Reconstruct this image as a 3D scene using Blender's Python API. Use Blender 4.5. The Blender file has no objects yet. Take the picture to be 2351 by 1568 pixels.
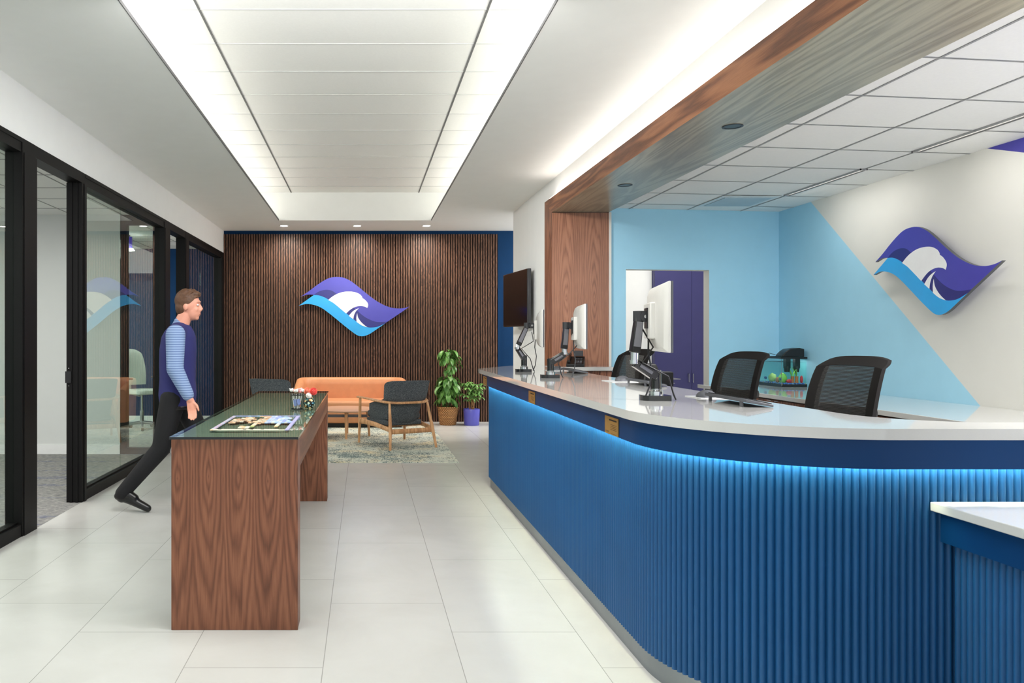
import bpy, math, random
from mathutils import Vector, Matrix, noise
R = math.radians
random.seed(7)
S = bpy.context.scene
COL = S.collection
F, CX, CY, H = 1760.0, 836.0, 775.0, 1.42      # focal length in pixels, vanishing point, eye height

def P(px, py, Y): return Vector(((px - CX) / F * Y, Y, H - (py - CY) / F * Y))

# ---------------------------------------------------------------- colours and materials
def lin(c):
    out = []
    for v in c:
        v = v / 255.0
        out.append(v / 12.92 if v <= .04045 else ((v + .055) / 1.055) ** 2.4)
    return (out[0], out[1], out[2], 1.0)

class NT:
    def __init__(s, name):
        s.m = bpy.data.materials.new(name); s.m.use_nodes = True
        s.t = s.m.node_tree; s.n = s.t.nodes; s.b = s.n['Principled BSDF']; s.out = s.n['Material Output']
    def node(s, typ, **kw):
        n = s.n.new(typ)
        for k, v in kw.items(): setattr(n, k, v)
        return n
    def link(s, a, b): s.t.links.new(a, b)
    def val(s, sock, v):
        if isinstance(v, bpy.types.NodeSocket): s.link(v, sock)
        else: sock.default_value = v
    def math(s, op, a, b=0.0, c=0.0):
        n = s.node('ShaderNodeMath', operation=op)
        s.val(n.inputs[0], a); s.val(n.inputs[1], b); s.val(n.inputs[2], c)
        return n.outputs[0]
    def coords(s):
        tc = s.node('ShaderNodeTexCoord'); return tc.outputs['Object']
    def xyz(s, v):
        n = s.node('ShaderNodeSeparateXYZ'); s.link(v, n.inputs[0]); return n.outputs
    def comb(s, x, y, z):
        n = s.node('ShaderNodeCombineXYZ')
        for i, v in enumerate((x, y, z)): s.val(n.inputs[i], v)
        return n.outputs[0]
    def mapping(s, v, scale):
        n = s.node('ShaderNodeMapping'); s.link(v, n.inputs[0]); n.inputs['Scale'].default_value = scale
        return n.outputs[0]
    def noise(s, v, scale, detail=3.0, rough=.55, dist=0.0):
        n = s.node('ShaderNodeTexNoise'); s.link(v, n.inputs['Vector'])
        n.inputs['Scale'].default_value = scale; n.inputs['Detail'].default_value = detail
        n.inputs['Roughness'].default_value = rough; n.inputs['Distortion'].default_value = dist
        return n.outputs['Fac']
    def ramp(s, f, stops, interp='LINEAR'):
        n = s.node('ShaderNodeValToRGB'); s.link(f, n.inputs[0])
        cr = n.color_ramp; cr.interpolation = interp
        while len(cr.elements) < len(stops): cr.elements.new(.5)
        for e, (p, c) in zip(cr.elements, stops):
            e.position = p; e.color = c
        return n.outputs['Color']
    def mix(s, f, a, b):
        n = s.node('ShaderNodeMix', data_type='RGBA')
        s.val(n.inputs[0], f); s.val(n.inputs[6], a); s.val(n.inputs[7], b)
        return n.outputs[2]
    def bump(s, h, strength=.2, dist=.002):
        n = s.node('ShaderNodeBump'); s.link(h, n.inputs['Height'])
        n.inputs['Strength'].default_value = strength; n.inputs['Distance'].default_value = dist
        s.link(n.outputs[0], s.b.inputs['Normal'])
    def base(s, c): s.val(s.b.inputs['Base Color'], c)
    def set(s, rough=.5, metal=0.0, coat=0.0, spec=.5):
        s.b.inputs['Roughness'].default_value = rough; s.b.inputs['Metallic'].default_value = metal
        s.b.inputs['Coat Weight'].default_value = coat; s.b.inputs['Specular IOR Level'].default_value = spec

def mat(name, c, rough=.5, metal=0.0, coat=0.0, var=.04, vscale=6.0, spec=.5, bump=0, bscale=200):
    t = NT(name); t.set(rough, metal, coat, spec)
    l = lin(c); co = t.coords()
    f = t.noise(co, vscale, 3)
    a = tuple(max(0, v * (1 - var)) for v in l[:3]) + (1,); b = tuple(min(1, v * (1 + var)) for v in l[:3]) + (1,)
    t.base(t.ramp(f, [(.3, a), (.7, b)]))
    if bump: t.bump(t.noise(co, bscale, 2), bump, .001)
    return t.m

def emis(name, c, s):
    t = NT(name); t.base(lin(c)); t.b.inputs['Emission Color'].default_value = lin(c); t.b.inputs['Emission Strength'].default_value = s
    return t.m

def wood(name, dark, mid, light, grain='Z', rough=.35, band=55.0, fine=160.0, coat=.0, stretch=14.0, spec=.4):
    t = NT(name); t.set(rough, 0, coat, spec)
    co = t.coords()
    st = {'X': (1 / stretch, 1, 1), 'Y': (1, 1 / stretch, 1), 'Z': (1, 1, 1 / stretch)}[grain]
    m = t.mapping(co, st)
    f1 = t.noise(m, band * .14, 3, .5, 1.2)
    f2 = t.noise(m, fine, 3, .6)
    rings = t.math('SINE', t.math('MULTIPLY', f1, 60.0))
    rings = t.math('MULTIPLY_ADD', rings, .5, .5)
    f = t.math('ADD', t.math('MULTIPLY', rings, .45), t.math('MULTIPLY', f2, .55))
    t.base(t.ramp(f, [(.22, lin(dark)), (.5, lin(mid)), (.78, lin(light))]))
    t.bump(f2, .08, .0006)
    return t.m

def walnut_crown(name, dark, mid, light, x0, pitch, zc):
    # flat cut veneer, cathedral figures side by side
    t = NT(name); t.set(.38, 0, 0, .35)
    x, y, z = t.xyz(t.coords())
    warp = t.noise(t.mapping(t.coords(), (1, 1, .25)), 9, 3, .5)
    warp = t.math('SUBTRACT', warp, .5)
    col = t.math('FLOOR', t.math('DIVIDE', t.math('SUBTRACT', x, x0), pitch))
    u = t.math('SUBTRACT', t.math('SUBTRACT', x, x0), t.math('MULTIPLY', t.math('ADD', col, .5), pitch))
    u = t.math('ADD', u, t.math('MULTIPLY', warp, .018))
    v = t.math('SUBTRACT', z, zc)
    v = t.math('ADD', v, t.math('MULTIPLY', warp, .06))
    uu = t.math('MULTIPLY', u, 24.0)
    av = t.math('ABSOLUTE', v)
    vv = t.math('MULTIPLY', av, 5.6)
    r = t.math('SQRT', t.math('ADD', t.math('POWER', t.math('ABSOLUTE', uu), 2.0), t.math('POWER', vv, 1.5)))
    r = t.math('SUBTRACT', r, t.math('MULTIPLY', vv, .30))
    fine = t.noise(t.mapping(t.coords(), (1, 1, .03)), 330, 3, .6)
    med = t.noise(t.mapping(t.coords(), (1, 1, .05)), 26, 3, .5)
    broad = t.noise(t.mapping(t.coords(), (1, 1, .12)), 9, 2, .5)
    rings = t.math('MULTIPLY_ADD', t.math('SINE', t.math('MULTIPLY', t.math('ADD', r, t.math('MULTIPLY', med, .7)), 17.0)), .5, .5)
    rings = t.math('POWER', rings, .6)
    f = t.math('ADD', t.math('MULTIPLY', rings, .20), t.math('ADD', t.math('MULTIPLY', fine, .34), t.math('ADD', t.math('MULTIPLY', med, .20), t.math('MULTIPLY', broad, .28))))
    t.base(t.ramp(f, [(.25, lin(dark)), (.52, lin(mid)), (.8, lin(light))]))
    t.bump(fine, .08, .0006)
    return t.m

def glass(name, tint, refl=1.0, ior=1.5, op=0.0):
    # clear pane: straight-through tint plus a true fresnel reflection
    t = NT(name)
    tr = t.node('ShaderNodeBsdfTransparent'); tr.inputs[0].default_value = lin(tint)
    gl = t.node('ShaderNodeBsdfGlossy'); gl.inputs['Roughness'].default_value = .0; gl.inputs[0].default_value = (refl, refl, refl, 1)
    fr = t.node('ShaderNodeFresnel'); fr.inputs[0].default_value = ior
    ge = t.node('ShaderNodeNewGeometry'); k = t.math('MULTIPLY', fr.outputs[0], t.math('SUBTRACT', 1.0, ge.outputs['Backfacing']))
    mx = t.node('ShaderNodeMixShader'); t.link(k, mx.inputs[0]); t.link(tr.outputs[0], mx.inputs[1]); t.link(gl.outputs[0], mx.inputs[2])
    t.link(mx.outputs[0], t.out.inputs[0])
    return t.m

M = {}
M['ceil'] = mat('ceiling_paint', (238, 239, 236), .8, var=.01)
M['wallwhite'] = mat('white_wall_paint', (238, 239, 237), .75, var=.01)
M['tile_ceil'] = mat('ceiling_tile', (232, 232, 229), .85, var=.015, vscale=60)
M['grid_dark'] = mat('dark_slot', (95, 95, 95), .7)
M['grid_light'] = mat('pale_tee_bar', (196, 197, 195), .6)
M['grid_grey'] = mat('grey_tee_bar', (150, 151, 150), .6)
M['black_frame'] = mat('black_anodised_frame', (12, 11, 11), .5, 0, var=.15, vscale=3, spec=.2)
M['black'] = mat('black_plastic', (18, 18, 19), .35)
M['black_gloss'] = mat('black_gloss_enamel', (14, 14, 16), .12, coat=.6)
M['blackgap'] = mat('black_felt', (10, 9, 8), .9)
M['navywall'] = mat('deep_blue_paint', (3, 46, 84), .8, var=.05, spec=.2)
M['lightblue'] = mat('light_blue_paint', (162, 212, 234), .7, var=.015)
M['cream'] = mat('warm_white_paint', (214, 213, 206), .7, var=.01)
M['purplepaint'] = mat('purple_paint', (60, 55, 150), .6)
M['purplecab'] = mat('purple_laminate', (54, 52, 106), .35, var=.04)
M['offwall'] = mat('office_grey_paint', (214, 216, 214), .75, var=.01)
M['quartz'] = mat('white_quartz', (206, 206, 203), .07, var=.012, vscale=180, coat=.3)
M['counterblue'] = mat('counter_blue_lacquer', (26, 84, 136), .42, var=.05, vscale=3, spec=.35)
M['fasciablue'] = mat('fascia_blue_lacquer', (8, 56, 104), .4, var=.05, vscale=3, spec=.2)
M['steel'] = mat('brushed_steel', (146, 152, 158), .3, 1.0, var=.05)
M['chrome'] = mat('chrome', (210, 212, 214), .12, 1.0)
M['alu'] = mat('satin_aluminium', (175, 176, 178), .3, .9)
M['white_plastic'] = mat('white_plastic', (212, 210, 205), .4)
M['greyplastic'] = mat('graphite_plastic', (88, 90, 95), .45)
M['darkgrey'] = mat('dark_grey_plastic', (48, 49, 52), .4)
M['brass'] = mat('brass_plate', (205, 160, 88), .35, .65, var=.05)
M['ink'] = mat('engraved_ink', (40, 28, 14), .6)
M['screen'] = mat('black_screen', (4, 4, 6), .12, spec=.25)
M['leather'] = mat('orange_leather', (212, 146, 102), .45, var=.05, vscale=9, bump=.15, bscale=300)
M['leather_edge'] = mat('leather_piping', (200, 122, 70), .45)
M['oak'] = wood('oak_wood', (186, 134, 92), (212, 160, 114), (226, 178, 132), 'Z', .4, 30, 90)
M['tabletop'] = mat('laminate_beige', (222, 176, 148), .3)
M['greymetal'] = mat('grey_metal', (120, 120, 126), .4, .5)
M['walnut'] = wood('walnut_vertical', (84, 50, 36), (132, 84, 60), (166, 110, 82), 'Z', .4)
M['walnutY'] = wood('walnut_along', (96, 56, 34), (136, 84, 54), (162, 108, 72), 'Y', .38, band=22, stretch=22)
M['walnutreflect'] = wood('walnut_soffit_reflect', (134, 124, 104), (156, 148, 126), (172, 164, 140), 'Y', .28, spec=.7, band=24, stretch=20)  # ceiling reflection painted into the pale grey-green soffit tones
M['walnutpanel'] = walnut_crown('walnut_crown_veneer', (74, 43, 30), (124, 78, 57), (162, 108, 80), -.98, .1475, .735)
M['walnutjamb'] = walnut_crown('walnut_jamb_veneer', (90, 56, 40), (140, 94, 70), (170, 120, 92), 2.05, .31, 1.85)
M['slat'] = wood('dark_walnut_slat', (60, 38, 28), (90, 60, 44), (116, 82, 62), 'Z', .5, 120, 260)
M['charcoal'] = None
def fabric(name, a, b, c):
    t = NT(name); t.set(.9, spec=.2)
    co = t.coords()
    f = t.noise(co, 170, 3, .7)
    t.base(t.ramp(f, [(.35, lin(a)), (.52, lin(b)), (.7, lin(c))])); t.bump(f, .4, .002)
    return t.m
M['charcoal'] = fabric('charcoal_bouclé'.replace('é', 'e'), (44, 50, 56), (80, 86, 91), (146, 151, 153))
def mesh_mat():
    t = NT('black_chair_mesh'); t.set(.7); t.base(lin((34, 32, 30)))
    x, y, z = t.xyz(t.coords())
    f = t.math('FRACT', t.math('MULTIPLY', z, 125.0))
    k = t.math('GREATER_THAN', f, .62)
    k = t.math('MULTIPLY', k, .5)
    tr = t.node('ShaderNodeBsdfTransparent'); mx = t.node('ShaderNodeMixShader')
    t.link(k, mx.inputs[0]); t.link(t.b.outputs[0], mx.inputs[1]); t.link(tr.outputs[0], mx.inputs[2]); t.link(mx.outputs[0], t.out.inputs[0])
    return t.m
M['mesh'] = mesh_mat()
M['meshfab'] = mat('black_mesh_fabric', (24, 22, 21), .8, spec=.25, bump=.3, bscale=500)
M['whitefab'] = mat('white_chair_fabric', (214, 216, 212), .8)
M['glass'] = glass('clear_glass', (240, 247, 243), 1.0, 1.6)
M['tank'] = glass('aquarium_glass', (244, 252, 250), 1.0, 1.3)
M['water'] = glass('aquarium_water', (242, 251, 249), .3, 1.1)
def tableglass():
    t = NT('table_glass'); t.set(.02)
    tr = t.node('ShaderNodeBsdfTransparent'); tr.inputs[0].default_value = lin((238, 247, 241))
    gl = t.node('ShaderNodeBsdfGlossy'); gl.inputs['Roughness'].default_value = 0
    fr = t.node('ShaderNodeFresnel'); fr.inputs[0].default_value = 1.9
    ge = t.node('ShaderNodeNewGeometry'); k = t.math('MULTIPLY', fr.outputs[0], t.math('SUBTRACT', 1.0, ge.outputs['Backfacing']))
    mx = t.node('ShaderNodeMixShader'); t.link(k, mx.inputs[0]); t.link(tr.outputs[0], mx.inputs[1]); t.link(gl.outputs[0], mx.inputs[2])
    t.link(mx.outputs[0], t.out.inputs[0]); return t.m
M['tableglass'] = tableglass()
M['glassreflect'] = mat('underlay_glass_reflection', (146, 148, 136), .6)  # grey-green reflection of the glass top, painted on the sheets below it
M['glassedge'] = mat('dark_glass_edge', (8, 12, 14), .1)
M['lp'] = mat('logo_purple', (66, 63, 164), .25, var=.03); M['ld'] = mat('logo_navy', (34, 34, 116), .25); M['lc'] = mat('logo_cyan', (36, 160, 226), .28, var=.03)
M['lw'] = mat('logo_white', (232, 232, 232), .3); M['ls'] = mat('logo_side_grey', (92, 94, 98), .35, .5)
M['led'] = emis('led_blue_white', (236, 240, 206), 95.0)
M['cove'] = emis('led_warm_white', (255, 252, 247), 6.2)
M['lampon'] = emis('lamp_lens', (255, 248, 236), 14.0)
M['lampoff'] = mat('dark_lamp_cone', (60, 50, 38), .3, .6)
M['bluepot'] = mat('violet_blue_glaze', (92, 92, 190), .3)
M['soil'] = mat('dark_soil', (40, 28, 20), .95, var=.3, vscale=80)
M['bark'] = mat('tan_bark', (150, 108, 70), .8, var=.2, vscale=40)
M['stem'] = mat('green_stem', (90, 120, 60), .6)
M['hair'] = mat('brown_hair', (92, 62, 42), .6, var=.25, vscale=60)
M['skin'] = mat('skin', (226, 158, 134), .5, var=.06)
M['vest'] = mat('navy_vest_knit', (42, 44, 104), .85, bump=.3)
M['trouser'] = mat('black_trousers', (16, 16, 20), .8)
M['shoe'] = mat('black_shoe_leather', (14, 13, 13), .3)
M['eyew'] = mat('eye_white', (230, 228, 224), .2); M['eyed'] = mat('eye_iris', (50, 60, 70), .2); M['lip'] = mat('lip', (190, 110, 98), .5)
def shirt():
    t = NT('pale_blue_shirt'); t.set(.85, spec=.2)
    x, y, z = t.xyz(t.coords())
    f = t.math('MULTIPLY_ADD', t.math('SINE', t.math('MULTIPLY', z, 330.0)), .5, .5)
    t.base(t.ramp(f, [(.25, lin((104, 126, 168))), (.6, lin((146, 168, 202)))])); return t.m
M['shirt'] = shirt()

def floor_mat():
    t = NT('porcelain_floor_tile'); t.set(.26, spec=.5)
    co = t.coords(); x, y, z = t.xyz(co)
    xs = t.math('DIVIDE', t.math('ADD', x, .177), .6)
    col = t.math('FLOOR', xs)
    ys = t.math('DIVIDE', t.math('ADD', t.math('SUBTRACT', y, 4.097), t.math('MULTIPLY', col, .4)), 1.2)
    def line(v, size, w):
        fr = t.math('FRACT', v)
        d = t.math('MINIMUM', fr, t.math('SUBTRACT', 1.0, fr))
        return t.math('LESS_THAN', t.math('MULTIPLY', d, size), w)
    k = t.math('MAXIMUM', line(xs, .6, .0019), line(ys, 1.2, .0019))
    cell = t.noise(t.comb(col, t.math('FLOOR', ys), 0.0), 3.7, 1)
    cl = t.noise(co, 2.2, 5, .6, .4)
    f = t.math('ADD', t.math('MULTIPLY', cell, .35), t.math('MULTIPLY', cl, .65))
    c = t.ramp(f, [(.3, lin((196, 195, 190))), (.7, lin((208, 208, 204)))])
    t.base(t.mix(k, c, lin((158, 157, 152))))
    return t.m
M['floor'] = floor_mat()
def carpet_mat():
    t = NT('office_carpet'); t.set(.95, spec=.1)
    co = t.coords()
    m = t.mapping(co, (.22, 1, 1)); f = t.noise(m, 75, 4, .75)
    g = t.noise(t.mapping(co, (.12, 1, 1)), 7, 3, .6)
    c = t.ramp(f, [(.32, lin((86, 88, 94))), (.5, lin((140, 140, 138))), (.68, lin((188, 186, 178)))])
    k = t.ramp(g, [(.56, (0, 0, 0, 1)), (.64, (1, 1, 1, 1))])
    f3 = t.noise(m, 60, 2, .6)
    k2 = t.math('MULTIPLY', t.math('GREATER_THAN', f3, .52), k)
    t.base(t.mix(t.math('MULTIPLY', k2, .75), c, lin((66, 78, 128)))); t.bump(f, .5, .004)
    return t.m
M['carpet'] = carpet_mat()
def rug_mat():
    t = NT('woven_rug'); t.set(.95, spec=.1)
    co = t.coords(); x, y, z = t.xyz(co)
    big = t.noise(co, 2.6, 3, .6)
    b1 = t.noise(t.mapping(co, (1, .22, 1)), 75, 2, .6); b2 = t.noise(t.mapping(co, (.22, 1, 1)), 75, 2, .6)
    area = t.noise(co, 1.7, 4, .65)
    k = t.math('MAXIMUM', t.math('GREATER_THAN', t.math('ADD', b1, t.math('MULTIPLY', area, .5)), .82), t.math('GREATER_THAN', t.math('ADD', b2, t.math('MULTIPLY', area, .5)), .82))
    base = t.ramp(big, [(.35, lin((196, 204, 192))), (.5, lin((212, 214, 200))), (.66, lin((222, 212, 180)))])
    t.base(t.mix(t.math('MULTIPLY', k, .85), base, lin((88, 106, 110)))); return t.m
M['rug'] = rug_mat()
def basket_mat():
    t = NT('wicker'); t.set(.55)
    co = t.coords(); x, y, z = t.xyz(co)
    a = t.math('ARCTAN2', y, x)
    zz = t.math('MULTIPLY', z, 50.0)
    row = t.math('FLOOR', zz)
    u = t.math('ADD', t.math('MULTIPLY', a, 4.456), t.math('MULTIPLY', row, .5))
    w = t.math('MULTIPLY', t.math('ABSOLUTE', t.math('SINE', t.math('MULTIPLY', u, math.pi))), t.math('ABSOLUTE', t.math('SINE', t.math('MULTIPLY', zz, math.pi))))
    t.base(t.ramp(w, [(.05, lin((84, 48, 24))), (.35, lin((176, 118, 66))), (.8, lin((214, 164, 104)))])); t.bump(w, .8, .01)
    return t.m
M['wicker'] = basket_mat()
def leaf_mat(name, a, b):
    t = NT(name); t.set(.35, spec=.5); f = t.noise(t.coords(), 14, 2)
    t.base(t.ramp(f, [(.3, lin(a)), (.7, lin(b))])); return t.m
M['leaf1'] = leaf_mat('glossy_green_leaf', (52, 104, 40), (120, 168, 84)); M['leaf2'] = leaf_mat('fresh_green_leaf', (62, 122, 50), (136, 176, 96))
def mosaic():
    t = NT('mosaic_glass'); t.set(.2)
    v = t.node('ShaderNodeTexVoronoi'); v.inputs['Scale'].default_value = 62; t.link(t.coords(), v.inputs['Vector'])
    x, y, z = t.xyz(v.outputs['Color'])
    c = t.ramp(x, [(0, lin((70, 120, 120))), (.25, lin((220, 200, 150))), (.5, lin((230, 160, 90))), (.7, lin((120, 170, 190))), (.85, lin((200, 220, 190)))], 'CONSTANT')
    d = t.math('GREATER_THAN', v.outputs['Distance'], .48)
    t.base(t.mix(d, c, lin((34, 40, 30)))); return t.m
M['mosaic'] = mosaic()
def gravelmat():
    t = NT('coloured_gravel'); t.set(.6)
    v = t.node('ShaderNodeTexVoronoi'); v.inputs['Scale'].default_value = 90; t.link(t.coords(), v.inputs['Vector'])
    x, y, z = t.xyz(v.outputs['Color'])
    t.base(t.ramp(x, [(0, lin((30, 60, 150))), (.35, lin((60, 110, 190))), (.6, lin((150, 180, 210))), (.8, lin((30, 40, 90))), (.9, lin((220, 190, 90)))], 'CONSTANT')); return t.m
M['gravel'] = gravelmat()
def cmat(name, c, r=.4): 
    M[name] = mat(name, c, r); return M[name]
for n, c in [('aqua_green', (150, 205, 90)), ('terracotta', (196, 110, 62)), ('coral_red', (214, 50, 60)), ('fishblue', (36, 70, 140)), ('sand', (200, 186, 130)), ('mossrock', (176, 196, 110)), ('driftwood', (96, 74, 52)), ('candy_pink', (238, 150, 150)), ('candy_white', (240, 234, 228)), ('flower_coral', (224, 84, 76)), ('flower_peach', (236, 140, 112)), ('flower_white', (236, 232, 226)), ('paper_blue', (120, 130, 180)), ('jblue', (140, 150, 204)), ('jorange', (226, 184, 146)), ('jcream', (222, 216, 196)), ('jsky', (156, 188, 228)), ('jpurple', (168, 164, 204)), ('cableblack', (26, 26, 28)), ('wet_blue', (60, 100, 170)), ('pendantpurple', (64, 50, 190)), ('vent', (205, 215, 218))]:
    cmat(n, c)

# ---------------------------------------------------------------- mesh building
class MB:
    def __init__(s): s.v = []; s.f = []; s.m = []; s.xf = None
    def add(s, vs, fs, mi=0):
        o = len(s.v)
        for v in vs:
            v = Vector(v); s.v.append(s.xf @ v if s.xf else v)
        for f in fs: s.f.append([o + i for i in f]); s.m.append(mi)
        return s
    def box(s, x0, x1, y0, y1, z0, z1, mi=0):
        vs = [(x, y, z) for z in (z0, z1) for y in (y0, y1) for x in (x0, x1)]
        return s.add(vs, [(0, 2, 3, 1), (4, 5, 7, 6), (0, 1, 5, 4), (2, 6, 7, 3), (0, 4, 6, 2), (1, 3, 7, 5)], mi)
    def prism(s, poly, z0, z1, mi=0, side=None):
        n = len(poly)
        a = sum(poly[i][0] * poly[(i + 1) % n][1] - poly[(i + 1) % n][0] * poly[i][1] for i in range(n))
        if a < 0: poly = poly[::-1]
        s.add([(p[0], p[1], z1) for p in poly], [list(range(n))], mi)
        s.add([(p[0], p[1], z0) for p in poly], [list(range(n))[::-1]], mi)
        s.add([(p[0], p[1], z0) for p in poly] + [(p[0], p[1], z1) for p in poly], [(i, (i + 1) % n, n + (i + 1) % n, n + i) for i in range(n)], mi if side is None else side)
        return s
    def ring_loft(s, rings, mi=0, cap=True):
        n = len(rings[0]); vs = [p for r in rings for p in r]; fs = []
        for k in range(len(rings) - 1):
            for i in range(n):
                j = (i + 1) % n
                fs.append((k * n + i, k * n + j, (k + 1) * n + j, (k + 1) * n + i))
        if cap:
            fs.append(list(range(n))[::-1]); fs.append([(len(rings) - 1) * n + i for i in range(n)])
        return s.add(vs, fs, mi)
    def tube(s, pts, r, n=10, mi=0, flat=1.0, up=None):
        pts = [Vector(p) for p in pts]; rs = r if isinstance(r, (list, tuple)) else [r] * len(pts)
        rings = []; prev = None
        for i, p in enumerate(pts):
            d = (pts[min(i + 1, len(pts) - 1)] - pts[max(i - 1, 0)]).normalized()
            if prev is None:
                u = Vector(up) if up else (Vector((0, 0, 1)) if abs(d.z) < .9 else Vector((1, 0, 0)))
                a = (u - d * u.dot(d)).normalized()
            else:
                a = (prev - d * prev.dot(d)).normalized()
            prev = a; b = d.cross(a)
            rings.append([p + a * (math.cos(t) * rs[i] * flat) + b * (math.sin(t) * rs[i]) for t in [2 * math.pi * k / n for k in range(n)]])
        return s.ring_loft(rings, mi)
    def lathe(s, prof, c=(0, 0, 0), n=24, mi=0, cap=True):
        rings = [[(c[0] + r * math.cos(2 * math.pi * k / n), c[1] + r * math.sin(2 * math.pi * k / n), c[2] + z) for k in range(n)] for r, z in prof]
        return s.ring_loft(rings, mi, cap)
    def ell(s, c, r, n=16, m=10, mi=0, rot=None):
        vs = []; fs = []
        for i in range(1, m):
            th = math.pi * i / m
            for k in range(n):
                ph = 2 * math.pi * k / n
                v = Vector((r[0] * math.sin(th) * math.cos(ph), r[1] * math.sin(th) * math.sin(ph), -r[2] * math.cos(th)))
                if rot: v = rot @ v
                vs.append(Vector(c) + v)
        b = Vector((0, 0, -r[2])); t = Vector((0, 0, r[2]))
        if rot: b = rot @ b; t = rot @ t
        vs.append(Vector(c) + b); vs.append(Vector(c) + t); B = len(vs) - 2; T = B + 1
        for i in range(m - 2):
            for k in range(n):
                j = (k + 1) % n; fs.append((i * n + k, i * n + j, (i + 1) * n + j, (i + 1) * n + k))
        for k in range(n):
            j = (k + 1) % n; fs.append((j, k, B)); fs.append(((m - 2) * n + k, (m - 2) * n + j, T))
        return s.add(vs, fs, mi)
    def build(s, name, mats, parent=None, smooth=False, bevel=0.0, seg=2, angle=35):
        me = bpy.data.meshes.new(name); me.from_pydata([tuple(v) for v in s.v], [], s.f); me.update()
        if not isinstance(mats, (list, tuple)): mats = [mats]
        for m in mats: me.materials.append(m)
        me.polygons.foreach_set('material_index', s.m)
        if smooth:
            me.polygons.foreach_set('use_smooth', [True] * len(me.polygons)); me.set_sharp_from_angle(angle=R(angle))
        o = bpy.data.objects.new(name, me); COL.objects.link(o)
        if parent: o.parent = parent
        if bevel:
            b = o.modifiers.new('bevel', 'BEVEL'); b.width = bevel; b.segments = seg; b.limit_method = 'ANGLE'; b.angle_limit = R(40)
            me.polygons.foreach_set('use_smooth', [True] * len(me.polygons)); me.set_sharp_from_angle(angle=R(50))
        return o

def thing(name, label, cat, loc=(0, 0, 0), rz=0, group=None):
    o = bpy.data.objects.new(name, None); COL.objects.link(o); o.location = loc; o.rotation_euler = (0, 0, rz)
    o['label'] = label; o['category'] = cat
    if group: o['group'] = group
    return o
def tag(o, label, cat, group=None, kind=None):
    o['label'] = label; o['category'] = cat
    if group: o['group'] = group
    if kind: o['kind'] = kind
    return o
def struct(name, mb, m, label=None, **k):
    o = mb.build(name, m, **k); o['kind'] = 'structure'
    if label: o['label'] = label
    return o
def sroot(name, label):
    o = bpy.data.objects.new(name, None); COL.objects.link(o); o['kind'] = 'structure'; o['label'] = label; return o
def copy_tree(o, parent=None):
    c = o.copy(); COL.objects.link(c)
    if parent: c.parent = parent
    for ch in [x for x in list(COL.objects) if x.parent == o]: copy_tree(ch, c)
    return c

# ---------------------------------------------------------------- camera
cam = bpy.data.cameras.new('camera'); co = bpy.data.objects.new('camera', cam); COL.objects.link(co); S.camera = co
co.location = (0, 0, H); co.rotation_euler = (math.pi / 2, 0, 0)
cam.sensor_width = 36; cam.lens = F / 2351 * 36; cam.shift_x = (1175.5 - CX) / 2351; cam.shift_y = -(784 - CY) / 2351; cam.clip_start = .05

YB = 12.95                      # back wall
ZC = 3.223                      # hall ceiling
ZT = 2.84                       # ceiling behind the counter
Y0 = -1.5                       # how far the room is built behind the viewer
def LX(y): return -2.499 + .01 * y   # glazed left wall line

# ---------------------------------------------------------------- floor, carpet
fl = MB(); fl.add([(LX(Y0) , Y0, 0), (6.0, Y0, 0), (6.0, YB + .3, 0), (LX(YB), YB + .3, 0)], [(0, 1, 2, 3)])
fl.add([(LX(Y0), Y0, -.05), (6.0, Y0, -.05), (6.0, YB + .3, -.05), (LX(YB), YB + .3, -.05)], [(3, 2, 1, 0)])
struct('floor', fl, M['floor'], 'pale large-format porcelain floor tiles')
cp = MB(); cp.add([(-7.5, Y0, 0), (LX(Y0) , Y0, 0), (LX(YB), YB + .3, 0), (-7.5, YB + .3, 0)], [(0, 1, 2, 3)])
cp.add([(-7.5, Y0, -.05), (LX(Y0), Y0, -.05), (LX(YB), YB + .3, -.05), (-7.5, YB + .3, -.05)], [(3, 2, 1, 0)])
struct('floor', cp, M['carpet'], 'grey carpet with blue flecks in the glazed offices')

# ---------------------------------------------------------------- back wall
bw = MB(); bw.box(LX(YB) - .1, 2.55, YB, YB + .15, 0, ZC + .02)
struct('wall_back', bw, M['navywall'], 'deep blue wall at the end of the hall')
bo = MB(); bo.box(-7.5, LX(YB) - .1, YB, YB + .15, 0, 3.0); struct('wall_back', bo, M['navywall'], 'deep blue end wall of the far office')
tr = MB(); tr.box(1.0 + 1.255, 2.30, YB - .04, YB, 0, 2.25); tr.box(2.30, 3.0, YB - .012, YB, 0, 2.22)
struct('trim_1', tr, M['navywall'], 'blue painted frame beside the slatted panel')
# white return wall, then wall continuing above the timber portal
XW = 2.15
ZB1 = 2.955
rw = MB(); rw.box(XW, XW + .12, 8.72, 11.05, 0, ZC); rw.box(XW + .12, 3.5, 10.93, 11.05, 0, ZC)
struct('wall_right', rw, M['wallwhite'], 'white return wall behind the far end of the counter')
fa = MB(); fa.box(XW, XW + .1, Y0, 8.72, ZB1 + .002, ZC + .02)
struct('wall_bulkhead', fa, M['wallwhite'], 'white bulkhead above the timber beam')

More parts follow.
